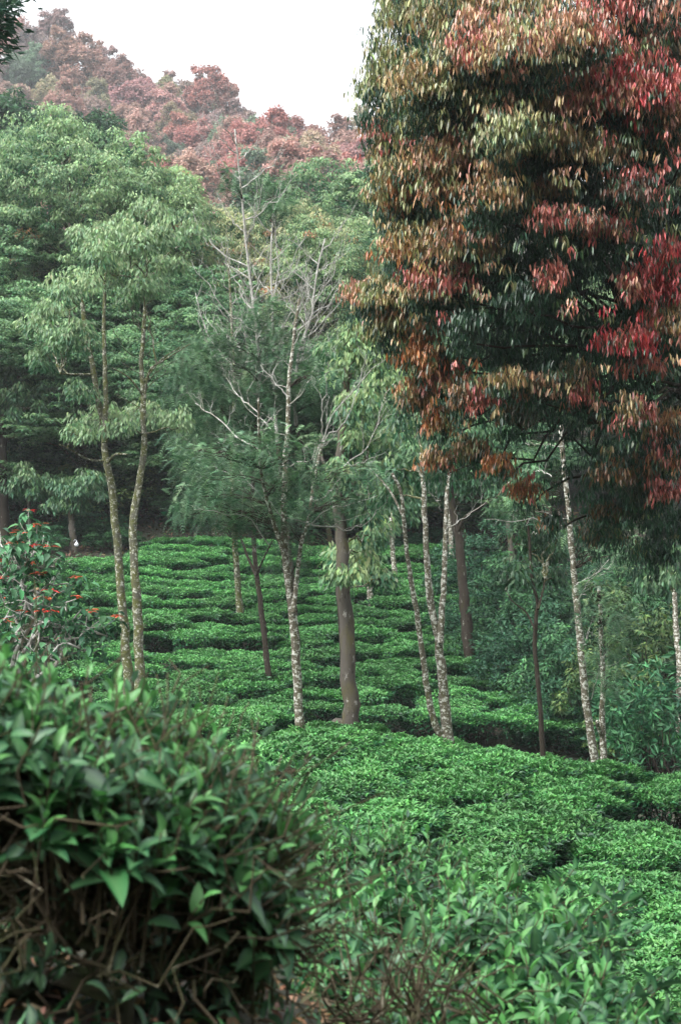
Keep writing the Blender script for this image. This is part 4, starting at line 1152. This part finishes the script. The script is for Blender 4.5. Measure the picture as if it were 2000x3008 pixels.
    for (px, py, rp) in inner:
        c = at(px, py, Yc - 0.5); rm = rp / FPX * Yc
        ng = int((600 if py < 1000 else 210) * (rm / 0.8) ** 2)
        u = sphere(rng, ng); PP = c + u * rng.uniform(0.1, 1, ng)[:, None] ** 0.5 * np.array([rm, 0.95, rm])
        # keep the branch gap right of the middle open
        for q in range(ng):
            w = PP[q]; gx = 1000 + w[0] / w[1] * FPX; gy = 1504 - w[2] / w[1] * FPX
            if ((gx - 1800) / 120) ** 2 + ((gy - 865) / 60) ** 2 < 1 and rng.random() < .85: continue
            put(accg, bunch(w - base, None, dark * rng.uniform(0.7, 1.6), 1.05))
    A = [np.concatenate(a) for a in acc]
    lf.long_leaves(A[0], A[1], A[2], A[3], A[4], A[5], 3, 0.2, 0.12, 0.45)
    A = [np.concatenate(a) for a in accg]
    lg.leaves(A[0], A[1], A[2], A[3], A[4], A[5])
    # visible dark boughs in the gap
    for pts, w in [([(2060, 1000), (1950, 900), (1850, 830), (1790, 800), (1700, 790)], 30), ([(1850, 935), (1825, 900), (1800, 840), (1765, 820)], 34), ([(2040, 850), (1960, 810), (1920, 780), (1890, 740), (1860, 690)], 24),
                   ([(1830, 920), (1760, 905), (1690, 925), (1620, 940)], 10), ([(2070, 1100), (1960, 1000), (1850, 935)], 36), ([(1900, 800), (1860, 830), (1800, 835)], 14), ([(1900, 1380), (1930, 1310), (1990, 1220), (2090, 1130)], 16)]:
        P = smooth_path([at(a[0], a[1], Yc - .1) for a in pts], 14) - base
        r0 = w / 2 / FPX * Yc
        tb.tube(P, np.linspace(r0, r0 * .5, 14), 8, rng, 0.04)
    tb.build('trunk', B_DARK, root)
    lf.build('young_foliage', M_RED, root)
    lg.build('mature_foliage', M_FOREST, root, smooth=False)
    tag(root, 'large tree with drooping red and olive young leaves over dark inner foliage at upper right', 'tree')
red_tree()

# branch tips entering the top left corner: a tree that stands left of the frame
def corner_tree():
    rng = np.random.default_rng(91)
    Y = 11.5
    bx = -3.0
    base = np.array([bx, Y, float(ground(bx, Y))])
    root = empty('overhanging_tree', tuple(base))
    tb = MB()
    P = smooth_path([base, base + [0.05, 0, 2.5], base + [-0.05, 0, 4.6], base + [0.1, 0, 6.4]], 16)
    tb.tube(P - base, np.linspace(0.13, 0.05, 16), 8)
    tips = []
    for e in [(20, 20), (10, 90), (-20, 60), (-60, 140), (-150, 0), (40, -60), (-100, -150), (-250, 50), (-320, -100), (-200, -250), (60, -30)]:
        w = at(e[0], e[1], Y + rng.normal() * .2)
        Q = limb(tb, rng, P[int(rng.integers(9, 14))] - base, w - base, 0.02, 0.005, -0.05, 9, 5)
        twigs(tb, rng, Q, 0.006, 0.25, 0.08, 0.2, 1, 0.55, tips)
        tips.append((w - base, np.array([1.0, 0, -.2])))
    tb.build('trunk', B_DARK, root)
    lf = MB()
    for e, d in tips:
        n = 9
        D = nrm(d) + sphere(rng, n) * 0.8 + np.array([0.2, 0, -0.3])
        lf.leaves(e + rng.normal(size=(n, 3)) * 0.035, D, sphere(rng, n, 0), rng.uniform(.05, .09, n), rng.uniform(.014, .022, n), jit(rng, np.tile((0.03, 0.085, 0.05), (n, 1)), .2))
    lf.build('crown', M_FOREST, root, smooth=False)
    tag(root, 'dark leafy branch tips reaching into the top left corner of the sky', 'tree')
corner_tree()

# ------------------------------------------------------------------ foreground tea hedges
N_YNG = np.array((0.095, 0.30, 0.07)); N_MID = np.array((0.015, 0.095, 0.035)); N_OLD = np.array((0.014, 0.065, 0.033)); N_GREY = np.array((0.05, 0.09, 0.075))
def hedge_bush(label, cx, cy, ztop, rx, ry, canopy, shoots, seed, leafL=0.082, zground=None, twig_n=120, side=0.35, group=None, low_leaves=260, tilt=0.0, trunk_dx=0.0, bigp=0.35):
    rng = np.random.default_rng(seed)
    zg = float(ground(cx, cy)) if zground is None else zground
    base = np.array([cx, cy, zg]); H = ztop - zg
    root = empty('hedge_tea_bush', tuple(base))
    wood, tw, lf = MB(), MB(), MB()
    # gnarled frame
    forks = []
    for k in range(5):
        a = k / 5 * 6.28 + rng.uniform(-.4, .4)
        e = np.array([math.cos(a) * rx * .55, math.sin(a) * ry * .55, H - canopy * rng.uniform(1.0, 1.5)])
        Q = limb(wood, rng, [math.cos(a) * .07 + trunk_dx, math.sin(a) * .07, -0.08], e + [trunk_dx * .7, 0, 0], 0.027, 0.012, 0.1, 12, 9, 0.10)
        forks.append(Q[-1]); forks.append(Q[8])
    for k in range(twig_n):
        f = forks[int(rng.integers(len(forks)))]
        a = rng.uniform(0, 6.28); r = rng.uniform(0.3, 0.98)
        e = np.array([math.cos(a) * rx * r, math.sin(a) * ry * r, H - canopy * rng.uniform(0.1, 1.1)])
        e[2] -= tilt * e[0]
        limb(tw, rng, f + rng.normal(size=3) * .03, e, 0.0045, 0.0014, 0.05, 7, 5, 0.10)
    for k in range(int(twig_n * (2.6 if tilt else 1.4))):
        a = rng.uniform(0, 6.28); r = rng.uniform(0.2, 1.0)
        p = np.array([math.cos(a) * rx * r, math.sin(a) * ry * r, rng.uniform(0.15, max(0.2, H - canopy * .9))])
        p[2] -= tilt * p[0]
        if trunk_dx and p[0] < -0.12 and p[2] < 0.36: continue
        limb(tw, rng, p, p + sphere(rng, 1)[0] * rng.uniform(0.08, 0.28) + [0, 0, .08], 0.003, 0.001, 0.0, 6, 5, 0.10)
    # leafy shoots over the table and down the front
    P_, D_, N_, L_, W_, C_, R_ = [], [], [], [], [], [], []
    ph = rng.uniform(0, 6.28, 4)
    for s in range(shoots):
        a = rng.uniform(0, 6.28)
        sd = rng.random() < side
        if sd:
            zf = rng.uniform(0.1, 1.0) ** 1.2; r = rng.uniform(0.85, 1.0) * (1.02 - 0.35 * zf); zz = H - canopy * zf
        else:
            r = math.sqrt(rng.uniform(0, 1)); zz = H - 0.05 - 0.10 * r ** 4 + 0.03 * math.sin(a * 3 + ph[0]) - rng.exponential(0.02)
        p = np.array([math.cos(a) * rx * r, math.sin(a) * ry * r, zz])
        p[2] -= tilt * p[0]
        lL = leafL * (0.95 if rng.random() < (bigp * .5 if sd and bigp < .5 else bigp) else 0.66)
        out = np.array([math.cos(a), math.sin(a), 0]) * (0.9 if sd else 0.35 * r)
        d = nrm(out + np.array([0, 0, 0.45 if sd else 1.0]) + rng.normal(size=3) * 0.22)
        ln = rng.uniform(0.05, 0.13) * (1.1 if not sd else 1.2)
        st = smooth_path([p - d * 0.08 - [0, 0, .02], p, p + d * ln], 6)
        tw.tube(st, np.linspace(0.0028, 0.0014, 6), 5)
        old = rng.random() < (0.24 if not sd else 0.9)
        m = int(rng.integers(5, 8))
        e1 = nrm(np.cross(d, [0.3, 0.9, 0.2])); e2 = np.cross(d, e1)
        for q in range(m):
            t = q / (m - 1)
            az = q * 2.4 + s
            rad = e1 * math.cos(az) + e2 * math.sin(az)
            sp = 1.15 - 0.75 * t
            P_.append(p + d * ln * (0.1 + 0.9 * t)); D_.append(nrm(d * (0.45 + 0.8 * t) + rad * sp + rng.normal(size=3) * .12))
            N_.append(nrm(d * 0.9 - rad * .45 + np.array([0, 0, .5])))
            L_.append(lL * (1.15 - 0.62 * t) * rng.uniform(0.75, 1.2)); W_.append(0.47 - 0.10 * t)
            dep = 0 if not sd else 0.5
            c = mixc(N_MID, N_YNG, np.clip(t * 1.15 - 0.15 + rng.normal() * .2, 0, 1)) if not old else mixc(N_OLD, N_MID, np.clip(t + rng.normal() * .3, 0, 1))
            if rng.random() < 0.10: c = N_GREY
            C_.append(c); R_.append(rng.uniform(0.1, 0.6))
    for k in range(low_leaves):               # scattered old leaves inside
        a = rng.uniform(0, 6.28); r = rng.uniform(0.3, 1)
        if trunk_dx and math.cos(a) * r < -0.1 and rng.random() < 0.85: continue
        P_.append(np.array([math.cos(a) * rx * r, math.sin(a) * ry * r, rng.uniform(0.1, 1) * (H - canopy * .3) - tilt * math.cos(a) * rx * r])); D_.append(nrm(sphere(rng, 1)[0] + [0, 0, -.4]))
        N_.append(nrm(sphere(rng, 1, 0)[0] + [0, 0, .6])); L_.append(leafL * rng.uniform(.25, .6)); W_.append(0.42)
        C_.append(mixc(N_OLD, N_GREY, rng.random() * .7)); R_.append(rng.uniform(.1, .6))
    L = np.array(L_)
    lf.long_leaves(np.array(P_), np.array(D_), np.array(N_), L, L * np.array(W_), jit(rng, np.array(C_), 0.15), 6, 0.28, np.array(R_), 0.42, rib=(0.16, 0.34, 0.14))
    wood.build('trunk', B_TEA, root); tw.build('twigs', B_SHOOT, root); lf.build('leaves', M_TEA_NEAR, root)
    return tag(root, label, 'tea bush', group)
hedge_bush('large out of focus tea bush filling the lower left with mossy trunk and glossy leaves', -0.56, 3.0, -0.30, 0.40, 0.34, 0.15, 470, 701, twig_n=420, side=0.12, low_leaves=1200, tilt=0.36, trunk_dx=0.17)
hedge_bush('twiggy tea bush at the right end of the left hedge beside the dark gap', -0.255, 3.12, -0.49, 0.17, 0.24, 0.15, 220, 702, twig_n=300, side=0.12, low_leaves=600, tilt=0.45)
hedge_bush('farthest small leaved tea bush of the right hedge, beside the dark gap', -0.10, 5.75, -1.06, 0.48, 0.42, 0.30, 330, 703, 0.07, side=0.12, low_leaves=160)
hedge_bush('tea bush of the right hedge with arching bright leaves, next to the farthest one', 0.27, 4.85, -1.06, 0.46, 0.40, 0.32, 340, 704, 0.078, side=0.35, low_leaves=500, bigp=0.75)
hedge_bush('tea bush in the middle front of the right hedge showing its twiggy side', 0.42, 4.2, -1.15, 0.42, 0.36, 0.34, 290, 705, 0.082, side=0.42, low_leaves=500, bigp=0.75)
hedge_bush('tea bush of the right hedge cut off by the lower right corner', 0.70, 3.75, -1.29, 0.38, 0.34, 0.34, 240, 706, 0.084, side=0.42, low_leaves=500, bigp=0.75)
hedge_bush('low tea bush at the bottom of the photo in front of the right hedge', 0.10, 3.8, -1.27, 0.24, 0.2, 0.14, 50, 707, 0.085, side=0.5, twig_n=80)

# ------------------------------------------------------------------ litter and weeds on the ground
def litter():
    rng = np.random.default_rng(95)
    n = 5200
    x = rng.uniform(-1.3, 1.2, n); y = rng.uniform(2.3, 6.2, n)
    P = np.stack([x, y, ground(x, y) + rng.uniform(0.004, 0.03, n)], -1)
    a = rng.uniform(0, 6.28, n); D = np.stack([np.cos(a), np.sin(a), rng.normal(size=n) * .25], -1)
    cols = np.array([(0.24, 0.15, 0.08), (0.15, 0.10, 0.065), (0.30, 0.22, 0.14), (0.09, 0.065, 0.045), (0.26, 0.14, 0.07), (0.09, 0.13, 0.05)])
    mb = MB()
    mb.long_leaves(P, D, np.array([0, 0, 1.0]) + rng.normal(size=(n, 3)) * .35, rng.uniform(.02, .055, n), rng.uniform(.008, .02, n), jit(rng, cols[rng.integers(6, size=n)], .2), 3, .3, .2)
    tag(mb.build('leaf_litter', M_DRY), kind='stuff')
    n = 900
    x = rng.uniform(-1.2, 0.9, n); y = rng.uniform(2.4, 5.5, n)
    P = np.stack([x, y, ground(x, y)], -1)
    D = sphere(rng, n, 0.0) + [0, 0, .6]
    mb = MB()
    mb.long_leaves(P, D, sphere(rng, n), rng.uniform(.03, .14, n), rng.uniform(.004, .012, n), jit(rng, np.tile((0.05, 0.17, 0.06), (n, 1)), .25), 4, .1, .4)
    tag(mb.build('grass', M_SHRUB), kind='stuff')
    n = 9000                                             # dry leaves and weeds on bare soil below the wood
    x = rng.uniform(-9, 6, n); y = rng.uniform(38.4, 46, n)
    P = np.stack([x, y, ground(x, y) + .01], -1)
    mb = MB()
    mb.leaves(P, sphere(rng, n, 0) * [1, 1, .6], sphere(rng, n, 0) + [0, 0, 1], rng.uniform(.06, .16, n), rng.uniform(.03, .06, n), jit(rng, np.where(rng.random((n, 1)) < .5, (0.16, 0.11, 0.07), (0.06, 0.13, 0.05)), .25))
    tag(mb.build('weeds', M_DRY, smooth=False), kind='stuff')
litter()

# ------------------------------------------------------------------ air
def haze():
    x0, x1, y0, y1, z0, z1 = -270, 270, -70, 440, -75, 115
    V = [(x, y, z) for z in (z0, z1) for y in (y0, y1) for x in (x0, x1)]
    q = [[0, 2, 3, 1], [4, 5, 7, 6], [0, 1, 5, 4], [2, 6, 7, 3], [0, 4, 6, 2], [1, 3, 7, 5]]
    m, nt, out = new_mat('haze')
    v = nt.nodes.new('ShaderNodeVolumePrincipled')
    v.inputs['Color'].default_value = (0.90, 0.96, 1.0, 1)
    v.inputs['Density'].default_value = 0.0006
    v.inputs['Anisotropy'].default_value = 0.2
    nt.links.new(v.outputs[0], out.inputs['Volume'])
    mb = MB(); mb.add(np.array(V, float), [np.array(q)])
    tag(mb.build('haze', m, smooth=False), kind='stuff')
haze()
for o in bpy.data.objects:
    if '_h' in o: del o['_h']
